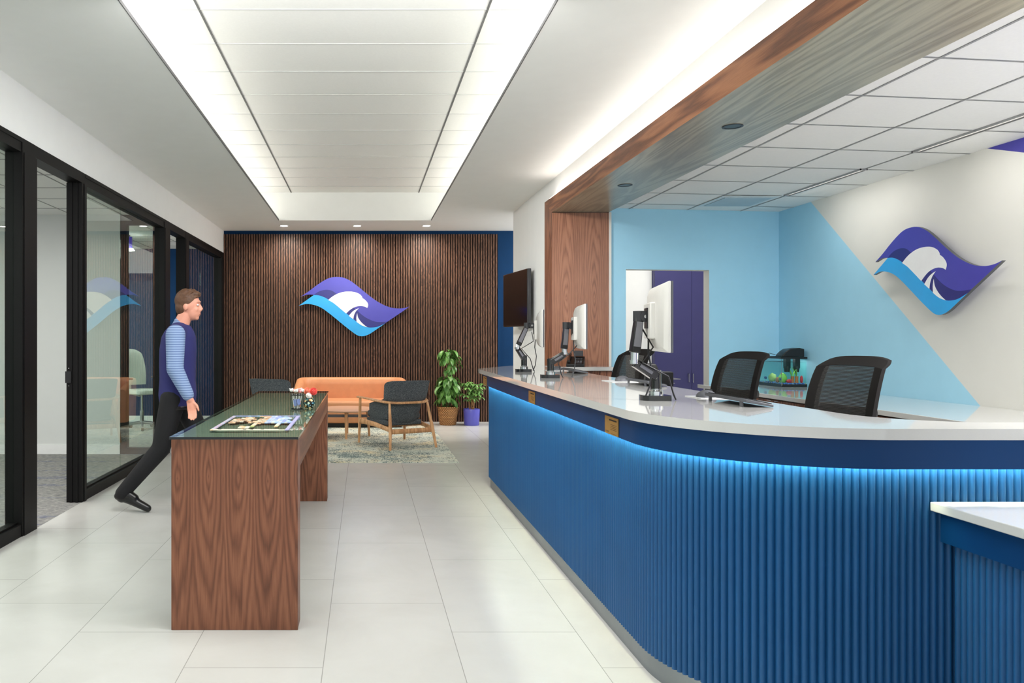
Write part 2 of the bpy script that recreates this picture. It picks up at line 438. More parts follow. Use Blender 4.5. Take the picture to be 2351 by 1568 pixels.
# hall ceiling with tray opening
TL, TR_, TF, TN = -1.312, 1.033, 11.80, .6
TZ = H + 2.236
c = MB()
c.box(LX(Y0) - .1, TL, Y0, YB + .05, ZC, ZC + .03); c.box(TR_, XW + .1, Y0, YB + .05, ZC, ZC + .03)
c.box(TL, TR_, TF, YB + .05, ZC, ZC + .03); c.box(TL, TR_, Y0, TN, ZC, ZC + .03)
c.box(XW + .1, 3.6, 10.9, YB + .05, ZC, ZC + .03)
struct('ceiling', c, M['ceil'], 'smooth painted hall ceiling round a raised tray')
e = MB()
e.box(TL - .004, TL + .002, TN, TF, ZC - .002, ZC + .02); e.box(TR_ - .002, TR_ + .004, TN, TF, ZC - .002, ZC + .02)
struct('trim_2', e, M['grid_dark'], 'thin dark reveal along the tray edge')
c = MB()
XL_, XR_ = TL - .42, TR_ + .42
c.box(XL_ - .05, XL_, TN, TF + .05, ZC + .03, TZ); c.box(XR_, XR_ + .05, TN, TF + .05, ZC + .03, TZ); c.box(XL_, XR_, TF + .01, TF + .06, ZC + .03, TZ); c.box(XL_, XR_, TN - .05, TN, ZC + .03, TZ)
struct('ceiling', c, M['ceil'], 'white side walls of the raised ceiling tray')
c = MB(); c.box(XL_, XR_, TN, TF + .05, TZ, TZ + .03, 0)
for k in range(-9, 10):
    y = 5.83 + .61 * k
    if y > TN + .05 and y < TF: c.box(XL_, XR_, y - .006, y + .006, TZ - .004, TZ, 1)
for x in (-1.123, .841): c.box(x - .007, x + .007, TN, TF, TZ - .006, TZ, 2)
struct('ceiling', c, [M['tile_ceil'], M['grid_light'], M['grid_dark']], 'white acoustic tiles in the raised tray')
# cove strips hidden above the ceiling edge
def cove(x0, x1, y0, y1, z, name='cove_light', lab=''):
    m = MB(); m.box(x0, x1, y0, y1, z, z + .02); o = m.build(name, M['cove']); tag(o, lab, 'light'); return o
cove(XL_ + .06, XL_ + .09, TN, TF - .1, ZC + .04, lab='left LED strip hidden in the ceiling tray')
cove(XR_ - .09, XR_ - .06, TN, TF - .1, ZC + .04, lab='right LED strip hidden in the ceiling tray')

# ---------------------------------------------------------------- timber portal
XP, ZB0, ZB1 = 2.05, 2.79, 2.955
YJ = 8.37
p = thing('timber_portal', 'walnut veneered portal of beam and post framing the reception counter', 'portal')
b = MB()
b.add([(XP, Y0, ZB0), (2.80, Y0, ZB0), (2.673, YJ, ZB0), (XP, YJ, ZB0), (XP, Y0, ZB1), (2.80, Y0, ZB1), (2.673, YJ, ZB1), (XP, YJ, ZB1)], [(0, 3, 2, 1)], 1)
b.add([(XP, Y0, ZB0), (XP, YJ, ZB0), (XP, YJ + .34, ZB1), (XP, Y0, ZB1)], [(0, 3, 2, 1)], 0)
b.add([(XP, Y0, ZB1), (XP, YJ + .34, ZB1), (XW, YJ + .34, ZB1), (XW, Y0, ZB1)], [(0, 3, 2, 1)], 0)
b.add([(2.80, Y0, ZB0), (2.80, Y0, ZT), (2.673, YJ, ZT), (2.673, YJ, ZB0)], [(0, 3, 2, 1)], 0)
b.build('beam', [M['walnutY'], M['walnutreflect']], p)
b = MB()
b.add([(XP, YJ, 0), (2.673, YJ, 0), (2.673, YJ, ZB0), (XP, YJ, ZB0)], [(0, 1, 2, 3)], 0)
b.add([(XP, YJ + .34, 0), (XP, YJ, 0), (XP, YJ, ZB0), (XP, YJ + .34, ZB1)], [(0, 1, 2, 3)], 1)
b.add([(2.673, YJ, 0), (2.673, YJ + .34, 0), (2.673, YJ + .34, ZB0), (2.673, YJ, ZB0)], [(0, 1, 2, 3)], 1)
b.add([(XP, YJ + .34, 0), (2.673, YJ + .34, 0), (2.673, YJ + .34, ZB1), (XP, YJ + .34, ZB1)], [(3, 2, 1, 0)], 1)
b.build('post', [M['walnutjamb'], M['walnut']], p)
b = MB(); b.box(XP + .0, 2.673, YJ - .0015, YJ + .001, ZB0 - .006, ZB0)
b.build('shadow_joint', M['lampoff'], p)
b = MB(); b.box(2.673, 2.70, YJ, YJ + .02, 0, ZB0); struct('trim_3', b, M['cream'], 'pale edge strip beside the timber post')
cove(XP + .03, XP + .06, .5, 8.6, ZB1 + .004, lab='LED strip lying on top of the timber beam')
for k, (px, py, lab) in enumerate([(1682, 290, 'dark recessed downlight in the beam soffit, the nearer one'), (1435, 425, 'dark recessed downlight in the beam soffit, the farther one')]):
    Y = 1.37 * F / (CY - py); x = (px - CX) / F * Y
    t = thing('recessed_downlight', lab, 'light', (x, Y, ZB0), 0, 'downlights in the beam soffit')
    m = MB(); m.lathe([(.064, -.004), (.064, 0), (.05, .0), (.05, -.004), (.064, -.004)], n=32, cap=False); m.build('trim_ring', M['darkgrey'], t, True)
    m = MB(); m.lathe([(.05, -.002), (.0, -.0018)], n=32, cap=False); m.build('lens', M['lampoff'], t, True)

# ---------------------------------------------------------------- area behind the counter
SK = .12
def BY(x): return 8.41 + SK * (x - 2.69)
XR = 4.68
# ceiling tiles
c = MB()
def skq(x0, x1, y0, y1, z, mi):  # strip lying under the ceiling, cross direction skewed like the far wall
    c.add([(x0, y0 + SK * (x0 - 2.69), z), (x1, y0 + SK * (x1 - 2.69), z), (x1, y1 + SK * (x1 - 2.69), z), (x0, y1 + SK * (x0 - 2.69), z)], [(0, 3, 2, 1)], mi)
c.add([(2.66, Y0, ZT), (XR, Y0, ZT), (XR, BY(XR), ZT), (2.66, BY(2.66), ZT)], [(0, 3, 2, 1)], 0)
c.add([(2.66, Y0, ZT + .04), (XR, Y0, ZT + .04), (XR, BY(XR), ZT + .04), (2.66, BY(2.66), ZT + .04)], [(0, 1, 2, 3)], 0)
for k in range(-7, 8):
    y = 3.86 + .607 * k
    if Y0 < y < 8.4: skq(2.66, XR, y - .007, y + .007, ZT - .003, 1)
for x in (2.92, 3.585, 4.215): c.add([(x - .008, Y0, ZT - .0035), (x + .008, Y0, ZT - .0035), (x + .008, BY(x), ZT - .0035), (x - .008, BY(x), ZT - .0035)], [(0, 3, 2, 1)], 1)
struct('ceiling', c, [M['tile_ceil'], M['grid_grey']], 'square acoustic ceiling tiles behind the counter')
# back light-blue wall with doorway
DX0, DX1, DZ = 2.88, 3.847, 2.172
w = MB(); TH = .14
def wq(x0, x1, z0, z1):
    v = []
    for z in (z0, z1):
        for (x, dy) in ((x0, 0), (x1, 0), (x1, TH), (x0, TH)): v.append((x, BY(x) + dy, z))
    w.add(v, [(0, 1, 5, 4), ], 0); w.add(v, [(2, 3, 7, 6), (4, 5, 6, 7), (0, 3, 2, 1), (1, 2, 6, 5), (3, 0, 4, 7)], 1)
wq(2.674, DX0, 0, ZT); wq(DX1, XR + .14, 0, ZT); wq(DX0, DX1, DZ, ZT)
struct('wall_teller_back', w, [M['lightblue'], M['cream']], 'light blue wall with an open doorway')
# right wall, painted diagonals as inlaid colour fields
def wz(px, py):  # point on right wall from the photo
    Y = XR * F / (px - CX); return (Y, H - (py - CY) / F * Y)
w = MB()
a0 = (8.03, ZT); slope = (ZT - .88) / (8.03 - 5.80)
yb = 8.03 - ZT / slope
w.add([(XR, BY(XR), 0), (XR, yb, 0), (XR, 8.03, ZT), (XR, BY(XR), ZT)], [(0, 1, 2, 3)], 0)
u1 = wz(2280, 350); u2 = wz(2351, 397); sl = (u2[1] - u1[1]) / (u2[0] - u1[0]); ytop = u1[0] + (ZT - u1[1]) / sl
w.add([(XR, yb, 0), (XR, Y0, 0), (XR, Y0, .4), (XR, ytop, ZT), (XR, 8.03, ZT)], [(0, 1, 2, 3, 4)], 1)
w.add([(XR, Y0, .4), (XR, Y0, ZT), (XR, ytop, ZT)], [(0, 1, 2)], 2)
w.add([(XR + .12, BY(XR), 0), (XR + .12, Y0, 0), (XR + .12, Y0, ZT), (XR + .12, BY(XR), ZT)], [(3, 2, 1, 0)], 1)
struct('wall_teller_right', w, [M['lightblue'], M['cream'], M['purplepaint']], 'off-white wall with light blue and violet diagonal paint fields')
# room beyond the doorway
w = MB(); w.box(2.77, 4.165, 11.1, 11.2, 0, 3.0); struct('wall_corridor_back', w, M['wallwhite'], 'white wall seen through the doorway')
w = MB(); w.box(2.72, 2.77, 8.73, 11.2, 0, 3.0); struct('wall_corridor_left', w, M['wallwhite'])
w = MB(); w.box(5.62, 5.67, 8.9, 11.5, 0, 3); struct('wall_corridor_right', w, M['wallwhite'])
w = MB(); w.box(2.72, 5.67, 8.8, 11.5, 3.0, 3.03); struct('ceiling', w, M['ceil'], 'ceiling of the room beyond the doorway')
cab = thing('tall_cabinet', 'violet full-height cabinet with steel handles seen through the doorway', 'cabinet', (0, 11.0, 0))
w = MB(); w.box(4.17, 5.6, .02, .5, 0, 2.9); w.build('body', M['purplecab'], cab)
xs = [4.17, 4.70, 5.16]
def pull(parent, px, y0, y1, horiz=False, px1=None, Yd=10.98):
    m = MB()
    if not horiz:
        a = P(px, y0, Yd); b_ = P(px, y1, Yd)
        m.tube([(a.x, .0, a.z), (a.x, -.03, a.z - .006), (a.x, -.03, b_.z + .006), (a.x, 0, b_.z)], .006, 8)
    else:
        a = P(px, y0, Yd); b_ = P(px1, y0, Yd)
        m.tube([(a.x, .0, a.z), (a.x + .006, -.03, a.z), (b_.x - .006, -.03, a.z), (b_.x, 0, a.z)], .006, 8)
    return m.build('handle', M['chrome'], parent, True)
for i, (x0, x1) in enumerate([(4.172, 4.698), (4.702, 5.05), (5.054, 5.6)]):
    m = MB(); m.box(x0, x1, 0, .018, .02, 2.88)
    d = m.build('cabinet_door', M['purplecab'], cab)
    if i == 0: pull(d, 1581, 857, 878)
    if i == 1: pull(d, 1591, 857, 879)
m = MB(); m.box(4.1, 4.5, -.35, -.28, .70, .94); 

# linear slot lights and air diffuser
for (ya, yb_, lab) in [(6.44, 7.62, 'slim linear slot light in the tiled ceiling, the farther one'), (4.66, 5.84, 'slim linear slot light in the tiled ceiling, the nearer one')]:
    t = thing('linear_slot_light', lab, 'light', (4.2, (ya + yb_) / 2, ZT), 0, 'slot lights behind the counter')
    h = (yb_ - ya) / 2
    m = MB(); m.box(-.03, -.022, -h, h, -.014, 0); m.box(.022, .03, -h, h, -.014, 0); m.box(-.03, .03, -h, -h + .01, -.014, 0); m.box(-.03, .03, h - .01, h, -.014, 0); m.build('housing', M['alu'], t)
    m = MB(); m.box(.014, .02, -h + .01, h - .01, -.004, -.001); m.build('diffuser', emis('slot_lens', (255, 250, 240), .6), t)
    m = MB(); m.box(-.022, .013, -h + .01, h - .01, -.003, -.001); m.build('reflector', M['grid_dark'], t)
t = thing('air_diffuser', 'square perforated air diffuser in the tiled ceiling near the doorway', 'vent', (3.87, 7.95, ZT - .005))
m = MB(); m.box(-.29, .29, -.29, .29, -.006, 0); m.build('frame', M['vent'], t)
m = MB(); m.box(-.24, .24, -.24, .24, -.012, -.006); m.build('face_plate', mat('vent_face', (170, 190, 200), .6), t)

# ---------------------------------------------------------------- slatted wall panel
sp = thing('slatted_wall_panel', 'dark walnut vertical slat panel covering the far blue wall', 'wall panel', (0, YB, 0))
PX0, PX1 = LX(YB) + .005, (1143 - CX) / F * YB
ZS = H + (CY - 537.5) / F * 12.92
m = MB(); m.box(PX0, PX1, -.012, 0, .0, ZS); m.build('felt_backing', M['blackgap'], sp)
m = MB(); n = 110; pitch = (PX1 - PX0) / n
for k in range(n): m.box(PX0 + pitch * k, PX0 + pitch * k + pitch * .60, -.032, -.012, 0.0, ZS)
so = m.build('slats', M['slat'], sp)

# ---------------------------------------------------------------- logo
def smooth_poly(pts, closed=True, sub=4):
    out = []; n = len(pts)
    for i in range(n):
        p0, p1, p2, p3 = [Vector(pts[(i + k) % n][:2]) for k in (-1, 0, 1, 2)]
        c1 = len(pts[i]) > 2; c2 = len(pts[(i + 1) % n]) > 2
        m1 = (p2 - p0) * .5 if not c1 else (p2 - p1) * .8; m2 = (p3 - p1) * .5 if not c2 else (p2 - p1) * .8
        for k in range(sub):
            t = k / sub; t2 = t * t; t3 = t2 * t
            q = p1 * (2 * t3 - 3 * t2 + 1) + m1 * (t3 - 2 * t2 + t) + p2 * (-2 * t3 + 3 * t2) + m2 * (t3 - t2)
            out.append((q.x, q.y))
    return out
C_ = 1  # corner marker
out_top = [(318, 640, C_), (440, 560), (560, 470), (680, 392), (770, 352), (870, 340), (970, 352), (1080, 402), (1200, 492), (1320, 592), (1450, 690), (1560, 755), (1680, 803), (1800, 820), (1900, 812), (1980, 788, C_), (1800, 912), (1640, 1020, C_), (1590, 1055)]
cy_bot = [(1480, 1132), (1380, 1200), (1310, 1232), (1240, 1242), (1160, 1215), (1000, 1095), (860, 980), (720, 868), (620, 802), (520, 765), (410, 750), (290, 778, C_), (400, 700), (520, 615, C_)]
whole = out_top + cy_bot + [(470, 608), (400, 614)]
cy_top = [(520, 615, C_), (600, 622), (700, 660), (800, 725), (900, 803), (1020, 898), (1150, 1005), (1250, 1075), (1330, 1104), (1400, 1110), (1490, 1097), (1600, 1050, C_)]
cyan = cy_top + cy_bot[:-1]
dark1 = [(520, 612, C_), (600, 560), (700, 536), (790, 548), (870, 600, C_), (800, 640), (738, 690, C_), (660, 642), (590, 618)]
dark2 = [(1130, 806, C_), (1180, 850), (1250, 915), (1350, 980), (1480, 1024), (1640, 1020, C_), (1592, 1056), (1490, 1098), (1400, 1112), (1330, 1106), (1250, 1077), (1150, 1007), (1010, 895, C_), (1065, 840)]
white1 = [(738, 690, C_), (800, 640), (870, 600), (960, 570), (1060, 562), (1150, 573), (1220, 605), (1252, 640), (1258, 662, C_), (1300, 690), (1338, 738, ), (1345, 775), (1332, 812, C_), (1290, 792), (1220, 783), (1140, 800), (1075, 838), (1010, 896, C_), (900, 803), (815, 735)]
purp = [(1205, 812, C_), (1165, 850), (1176, 852), (1160, 812, C_)]
f1 = [(1052, 932, C_), (1100, 874), (1150, 838), (1205, 815, C_), (1160, 862), (1132, 920), (1120, 982, C_)]
f2 = [(1178, 890, C_), (1192, 955), (1230, 1015), (1280, 1065), (1335, 1106, C_), (1250, 1077), (1170, 1025, C_), (1166, 960)]
def make_logo(label, loc, rot, width, group):
    k = width / 1690.0
    t = thing('wall_logo', label, 'logo sign', loc, 0, group); t.rotation_euler = rot
    def lay(poly, name, m, y0, y1, side=None, sub=4):
        pts = [((a - 1135) * k, -(b - 791) * k) for a, b in smooth_poly(poly, sub=sub)]
        mb = MB(); mb.xf = Matrix(((1, 0, 0, 0), (0, 0, -1, 0), (0, 1, 0, 0), (0, 0, 0, 1)))   # local xz plane, front at -y
        mb.prism(pts, y0, y1, 0, 1 if side else None)
        o = mb.build(name, [m, side] if side else m, t); o['label'] = name.replace('_', ' '); return o
    lay(whole, 'violet_wave', M['lp'], 0, .028, M['ls'])
    lay(cyan, 'cyan_wave', M['lc'], .028, .0295)
    lay(dark1, 'navy_crest', M['ld'], .028, .0292)
    lay(dark2, 'navy_trough', M['ld'], .028, .0292)
    lay(white1, 'white_eagle_head', M['lw'], .0295, .0305)
    lay(f1, 'white_feather', M['lw'], .0295, .0305); lay(f2, 'white_feather', M['lw'], .0295, .0305)
    return t
make_logo('violet, cyan and white wave logo mounted on the dark slatted wall', P(813.5, 704, YB - .05), (0, 0, 0), 255 / F * 12.88, 'wave logos on the walls')
make_logo('violet, cyan and white wave logo standing off the off-white side wall', (XR - .07, 6.20, 1.972), (0, 0, -math.pi / 2), 1.39, 'wave logos on the walls')
m = MB()

# ---------------------------------------------------------------- downlights over the slats
for px, lab in ((652, 'leftmost lit downlight above the slatted wall'), (820, 'middle lit downlight above the slatted wall'), (979, 'rightmost lit downlight above the slatted wall')):
    Y = 12.36; x = (px - CX) / F * Y
    t = thing('ceiling_downlight', lab, 'light', (x, Y, ZC), 0, 'downlights above the slatted wall')
    m = MB(); m.lathe([(.075, -.005), (.075, 0), (.06, 0), (.06, -.005), (.075, -.005)], n=32, cap=False); m.build('trim_ring', M['lw'], t, True)
    m = MB(); m.lathe([(.06, -.003), (.0, -.0028)], n=32, cap=False); m.build('lens', M['lampon'], t, True)
    l = bpy.data.lights.new('downlight_beam', 'SPOT'); l.energy = 70; l.spot_size = R(150); l.spot_blend = 1; l.shadow_soft_size = .05; l.color = (1, .93, .84)
    o = bpy.data.objects.new('downlight_beam', l); COL.objects.link(o); o.location = (x, Y, ZC - .02)
    d = Vector((x, YB, 1.2)) - Vector((x, Y, ZC)); o.rotation_euler = d.to_track_quat('-Z', 'Y').to_euler()

# ---------------------------------------------------------------- glazed left wall
ZF = 2.845; ZG = 2.745; FD = .12
w = MB()
w.add([(LX(Y0), Y0, ZF), (LX(YB), YB, ZF), (LX(YB), YB, ZC), (LX(Y0), Y0, ZC)], [(0, 1, 2, 3)])
w.add([(LX(Y0) - .13, Y0, ZF), (LX(YB) - .13, YB, ZF), (LX(YB) - .13, YB, ZC), (LX(Y0) - .13, Y0, ZC)], [(3, 2, 1, 0)])
w.add([(LX(Y0), Y0, ZF), (LX(YB), YB, ZF), (LX(YB) - .13, YB, ZF), (LX(Y0) - .13, Y0, ZF)], [(3, 2, 1, 0)])
struct('wall_left', w, M['wallwhite'], 'white band above the black glazed partition')
def seg(m, y0, y1, z0, z1, d0=0.0, d1=FD, mi=0):
    v = [(LX(y) - d, y, z) for z in (z0, z1) for (y, d) in ((y0, d1), (y0, d0), (y1, d0), (y1, d1))]
    m.add(v, [(0, 3, 2, 1), (4, 5, 6, 7), (0, 1, 5, 4), (1, 2, 6, 5), (2, 3, 7, 6), (3, 0, 4, 7)], mi)
def window(n, y0, y1, seams, lab):
    r = sroot('window_%d' % n, lab)
    m = MB(); seg(m, y0, y1, ZG, ZF - .03); seg(m, y0, y1, ZF - .03, ZF, -.006, FD); seg(m, y0, y1, 0, .085, 0, FD); seg(m, y0, y1, .085, .1, .03, .09)
    m.build('window_frame', M['black_frame'], r)
    ys = [y0] + seams + [y1]
    for a, b_ in zip(ys[:-1], ys[1:]):
        m = MB(); seg(m, a + .002, b_ - .002, .085, ZG, .055, .067); m.build('pane', M['glass'], r)
    return r
def mull(n, y0, y1, lab, d1=FD):
    m = MB(); seg(m, y0, y1, 0, ZF, -.006, d1); seg(m, y0 + .02, y1 + .012, .0, ZG, -.012, -.006)
    return struct('trim_%d' % n, m, M['black_frame'], lab)
window(1, Y0, 5.47, [1.0, 3.2], 'nearest bay of the black glazed partition')
mull(4, 5.47, 5.685, 'wide black mullion left of the open doorway')
window(2, 6.69, 9.22, [7.80], 'middle bay of the black glazed partition')
mull(5, 9.22, 9.447, 'black mullion between middle bay and far doorway')
mull(6, 10.25, 10.43, 'black mullion right of the far doorway')
window(3, 10.43, 12.72, [11.43], 'far bay of the black glazed partition')
mull(7, 12.72, YB, 'black end mullion against the slatted wall')
for n_, y0, y1, lab in ((1, 5.685, 6.69, 'open doorway in the black glazed partition'), (2, 9.447, 10.25, 'far open doorway in the glazed partition')):
    r = sroot('door_%d' % n_, lab)
    m = MB(); seg(m, y0, y1, ZG + .01, ZF, -.004, FD); m.build('door_header', M['black_frame'], r)
    if n_ == 1:
        m = MB(); seg(m, 6.60, 6.64, 0, ZG + .01, -.004, FD + .01); seg(m, 6.64, 6.69, 0, ZG + .01, -.012, FD - .01); seg(m, 6.592, 6.60, 0, ZG + .01, .03, .05); seg(m, 6.592, 6.60, 0, ZG + .01, .08, .1); m.build('door_stile', M['black_frame'], r)
        m = MB(); seg(m, 6.584, 6.60, 1.03, 1.13, .085, .135); l_ = m.build('lock', M['black'], r)
        m = MB()
        for z in (1.005, 1.155):
            m.ell((LX(6.59) - .105, 6.591, z), (.004, .004, .004), 8, 6)
        m.build('screw', M['chrome'], r)
# offices behind
w = MB(); w.box(-7.5, -2.98, 9.36, 9.46, 0, 2.92)
struct('wall_office', w, M['offwall'], 'pale grey partition inside the near office')
w = MB(); w.box(-7.5, -2.98, 9.345, 9.36, 0, .11); struct('baseboard_office', w, M['lw'], 'white baseboard of the office partition')
w = MB(); w.box(-7.5, LX(YB) - .13, YB - .015, YB, 0, .1); struct('baseboard_back', w, M['lw'], 'white baseboard of the far office')
w = MB(); w.box(-7.6, -7.5, Y0, YB, 0, 3.0); struct('wall_office_left', w, M['offwall'], 'far side wall of the offices')
w = MB(); w.box(-7.5, LX(5) - .12, Y0, YB, 2.92, 2.95, 0)
for k in range(-2, 22): 
    y = .35 + .61 * k
    if y > Y0: w.box(-7.5, LX(5) - .13, y - .006, y + .006, 2.916, 2.92, 1)
for k in range(8): x = -2.95 - .61 * k; w.box(x - .006, x + .006, Y0, YB, 2.916, 2.92, 1)
struct('ceiling', w, [M['tile_ceil'], M['grid_grey']], 'square ceiling tiles in the glazed offices')
r = sroot('window_4', 'black framed glass sidelight between the two offices')
w = MB(); w.box(-2.98, -2.90, 9.36, 9.46, 0, 2.92); w.box(-2.58, -2.53, 9.36, 9.46, 0, 2.92); w.box(-2.9, -2.58, 9.36, 9.46, 2.80, 2.92); w.box(-2.9, -2.58, 9.36, 9.46, 0, .07); w.build('window_frame', M['black_frame'], r)
w = MB(); w.box(-2.9, -2.58, 9.40, 9.41, .07, 2.80); w.build('pane', M['glass'], r)
# pendant in far office
q = P(298, 560, 11.2)
t = thing('pendant_lamp', 'small violet pendant lamp with glowing lens in the far office', 'lamp', (q.x, q.y, 2.92))
m = MB(); m.tube([(0, 0, 0), (0, 0, -.03)], .006, 8); m.build('cord', M['black'], t, True)
m = MB(); m.lathe([(.035, -.03), (.035, -.2), (.0, -.2)], n=20); m.build('lamp_shade', M['pendantpurple'], t, True)
m = MB(); m.lathe([(.05, -.2), (.07, -.23), (.0, -.24)], n=20, cap=False); m.build('lens', M['lampon'], t, True)

# ---------------------------------------------------------------- reception counter
def resample(pts, step):
    out = [Vector(pts[0])]; acc = 0
    for a, b in zip(pts[:-1], pts[1:]):
        a = Vector(a); b = Vector(b); L = (b - a).length; t = step - acc
        while t <= L: out.append(a.lerp(b, t / L)); t += step
        acc = L - (t - step)
    return out
def cpath(off, start=7.45):
    # plan line of the counter front, moved inward by off; runs from the far end to the near right
    pts = []
    r = .10
    pts.append((1.62, start + .42)) if off < .035 else pts.append((1.62, start + .02 ))
    if off < .035:
        pts += [(1.12 + off + .16, start + .24), (1.12 + off + .05, start + .10), (1.12 + off + .012, start + .03)]
    else:
        pts += [(1.12 + off + .06, start + .02), (1.12 + off + .018, start + .005), (1.12 + off, start - .03)]
    pts.append((1.12 + off, start - .06)); pts.append((1.12 + off, 3.30))
    for k in range(1, 25):
        a = math.pi + (math.pi / 2) * k / 24
        pts.append((1.82 + (.70 - off) * math.cos(a), 3.30 + (.70 - off) * math.sin(a)))
    pts.append((3.3, 2.60 + off))
    return pts
def band(pts, th, z0, z1, name, m, parent, mi=0):
    # vertical band of thickness th behind the line
    n = len(pts); P2 = [Vector(p) for p in pts]; inner = []
    for i in range(n):
        d = (P2[min(i + 1, n - 1)] - P2[max(i - 1, 0)]).normalized(); nr = Vector((-d.y, d.x)); inner.append(P2[i] + nr * th)
    mb = MB(); vs = [(p.x, p.y, z0) for p in P2] + [(p.x, p.y, z1) for p in P2] + [(p.x, p.y, z0) for p in inner] + [(p.x, p.y, z1) for p in inner]
    fs = []
    for i in range(n - 1):
        fs += [(i, n + i, n + i + 1, i + 1), (2 * n + i, 2 * n + i + 1, 3 * n + i + 1, 3 * n + i), (n + i, 3 * n + i, 3 * n + i + 1, n + i + 1), (i, i + 1, 2 * n + i + 1, 2 * n + i)]
    fs += [(0, 2 * n, 3 * n, n), (n - 1, 2 * n - 1, 4 * n - 1, 3 * n - 1)]
    mb.add(vs, fs); return mb.build(name, m, parent, True, angle=50)
def flutes(pts, pitch, depth, z0, z1, name, m, parent):
    sub = 10; rp = resample(pts, pitch / sub); n = len(rp); fr = []
    for i in range(n):
        d = (rp[min(i + 1, n - 1)] - rp[max(i - 1, 0)]).normalized(); nr = Vector((d.y, -d.x))
        t = (i % sub) / sub; q = (t - .5) / .42; k = max(0, 1 - q * q) ** .5
        fr.append(rp[i] + nr * depth * k)
    return band(fr, .05, z0, z1, name, m, parent)
counter = thing('reception_counter', 'curved blue fluted reception counter with white quartz top', 'reception counter', (0, 0, 0))
ZS1, ZS0 = 1.11, 1.072
top = [(2.03, 8.45), (1.65, 8.46), (1.60, 8.42), (1.20, 7.78), (1.145, 7.66), (1.122, 7.55), (1.12, 7.42)] + [(1.12, 3.30)]
for k in range(1, 33):
    a = math.pi + (math.pi / 2) * k / 32; top.append((1.82 + .70 * math.cos(a), 3.30 + .70 * math.sin(a)))
top += [(3.3, 2.60), (3.3, 2.80), (2.3, 2.80)]
for k in range(1, 9):
    a = -math.pi / 2 - (math.pi / 2) * k / 8; top.append((2.3 + .35 * math.cos(a), 3.15 + .35 * math.sin(a)))
top += [(1.95, 8.36), (2.03, 8.36)]
mb = MB(); mb.prism(top, ZS0, ZS1); mb.build('countertop', M['quartz'], counter, bevel=.004)
band(cpath(.030), .014, .968, ZS0, 'fascia', M['fasciablue'], counter)
flutes(cpath(.078, 7.34), .0266, .0125, .095, 1.055, 'fluted_front', M['counterblue'], counter)
band(cpath(.085, 7.34), .03, .0, .10, 'kick_plate', M['steel'], counter)
ledp = [p for p in cpath(.048) if p[1] < 7.35]
band([(ledp[0][0], 7.35)] + ledp, .010, .992, .998, 'led_strip', M['led'], counter)
mb = MB(); mb.box(1.26, 1.30, 3.2, 7.3, 0.02, ZS0); mb.box(1.9, 3.2, 2.755, 2.785, .02, ZS0); mb.box(1.26, 1.92, 7.28, 7.32, .02, ZS0); mb.box(1.92, 1.94, 3.3, 8.3, 1.0, ZS0); mb.build('rear_panel', M['darkgrey'], counter)
# plaques on the fascia
def plaque(y, lab, yaw=-math.pi / 2, x=1.148):
    t = thing('brass_plaque', lab, 'plaque', (x, y, 1.010), yaw, 'brass plaques on the counter fascia')
    m = MB(); m.box(-.0925, .0925, -.004, 0, -.04, .042); m.build('plate', M['brass'], t)
    m = MB()
    m.box(-.03, .075, -.0046, -.004, .024, .031)
    for k, (x0, x1) in enumerate([(-.01, .075), (-.01, .075), (-.01, .07), (-.01, .075)]): m.box(x0, x1, -.0046, -.004, .006 - k * .0075, .0075 - k * .0075)
    for k, (x0, x1) in enumerate([(-.08, -.03), (-.08, -.035), (.0, .07)]): m.box(x0, x1, -.0046, -.004, -.027 - k * .004, -.0258 - k * .004)
    o = m.build('engraving', M['ink'], t); o['label'] = 'dark engraved lines'
    return t
plaque(3.55, 'brass plaque on the blue counter fascia, the nearest one')
plaque(5.24, 'brass plaque on the blue counter fascia, the middle one')
plaque(7.27, 'brass plaque on the blue counter fascia at the far rounded end')

# lower counter at the right
low = thing('low_counter', 'lower blue fluted service counter with white top in front of the reception counter', 'counter', (0, 0, 0))
mb = MB(); mb.box(1.967, 3.3, 1.45, 2.665, .818, .849); mb.build('countertop', M['quartz'], low, bevel=.003)
mb = MB(); mb.box(2.0, 2.02, 1.5, 2.66, .712, .818); mb.build('fascia', M['fasciablue'], low)
flutes([(2.05, 2.655), (2.05, 1.5)], .0266, .0125, .0, .80, 'fluted_front', M['counterblue'], low)
mb = MB(); mb.box(2.10, 3.2, 1.52, 1.55, 0, .8); mb.build('side_panel', M['counterblue'], low)

# return cabinet against the timber post
t = thing('return_cabinet', 'small walnut cabinet with white top against the timber post', 'cabinet', (0, 0, 0))
mb = MB(); mb.box(1.96, 2.60, 8.04, 8.365, 0, 1.07); mb.build('body', M['walnut'], t)
mb = MB(); mb.box(2.04, 2.645, 8.0, 8.368, 1.072, 1.112); mb.build('countertop', M['quartz'], t, bevel=.003)

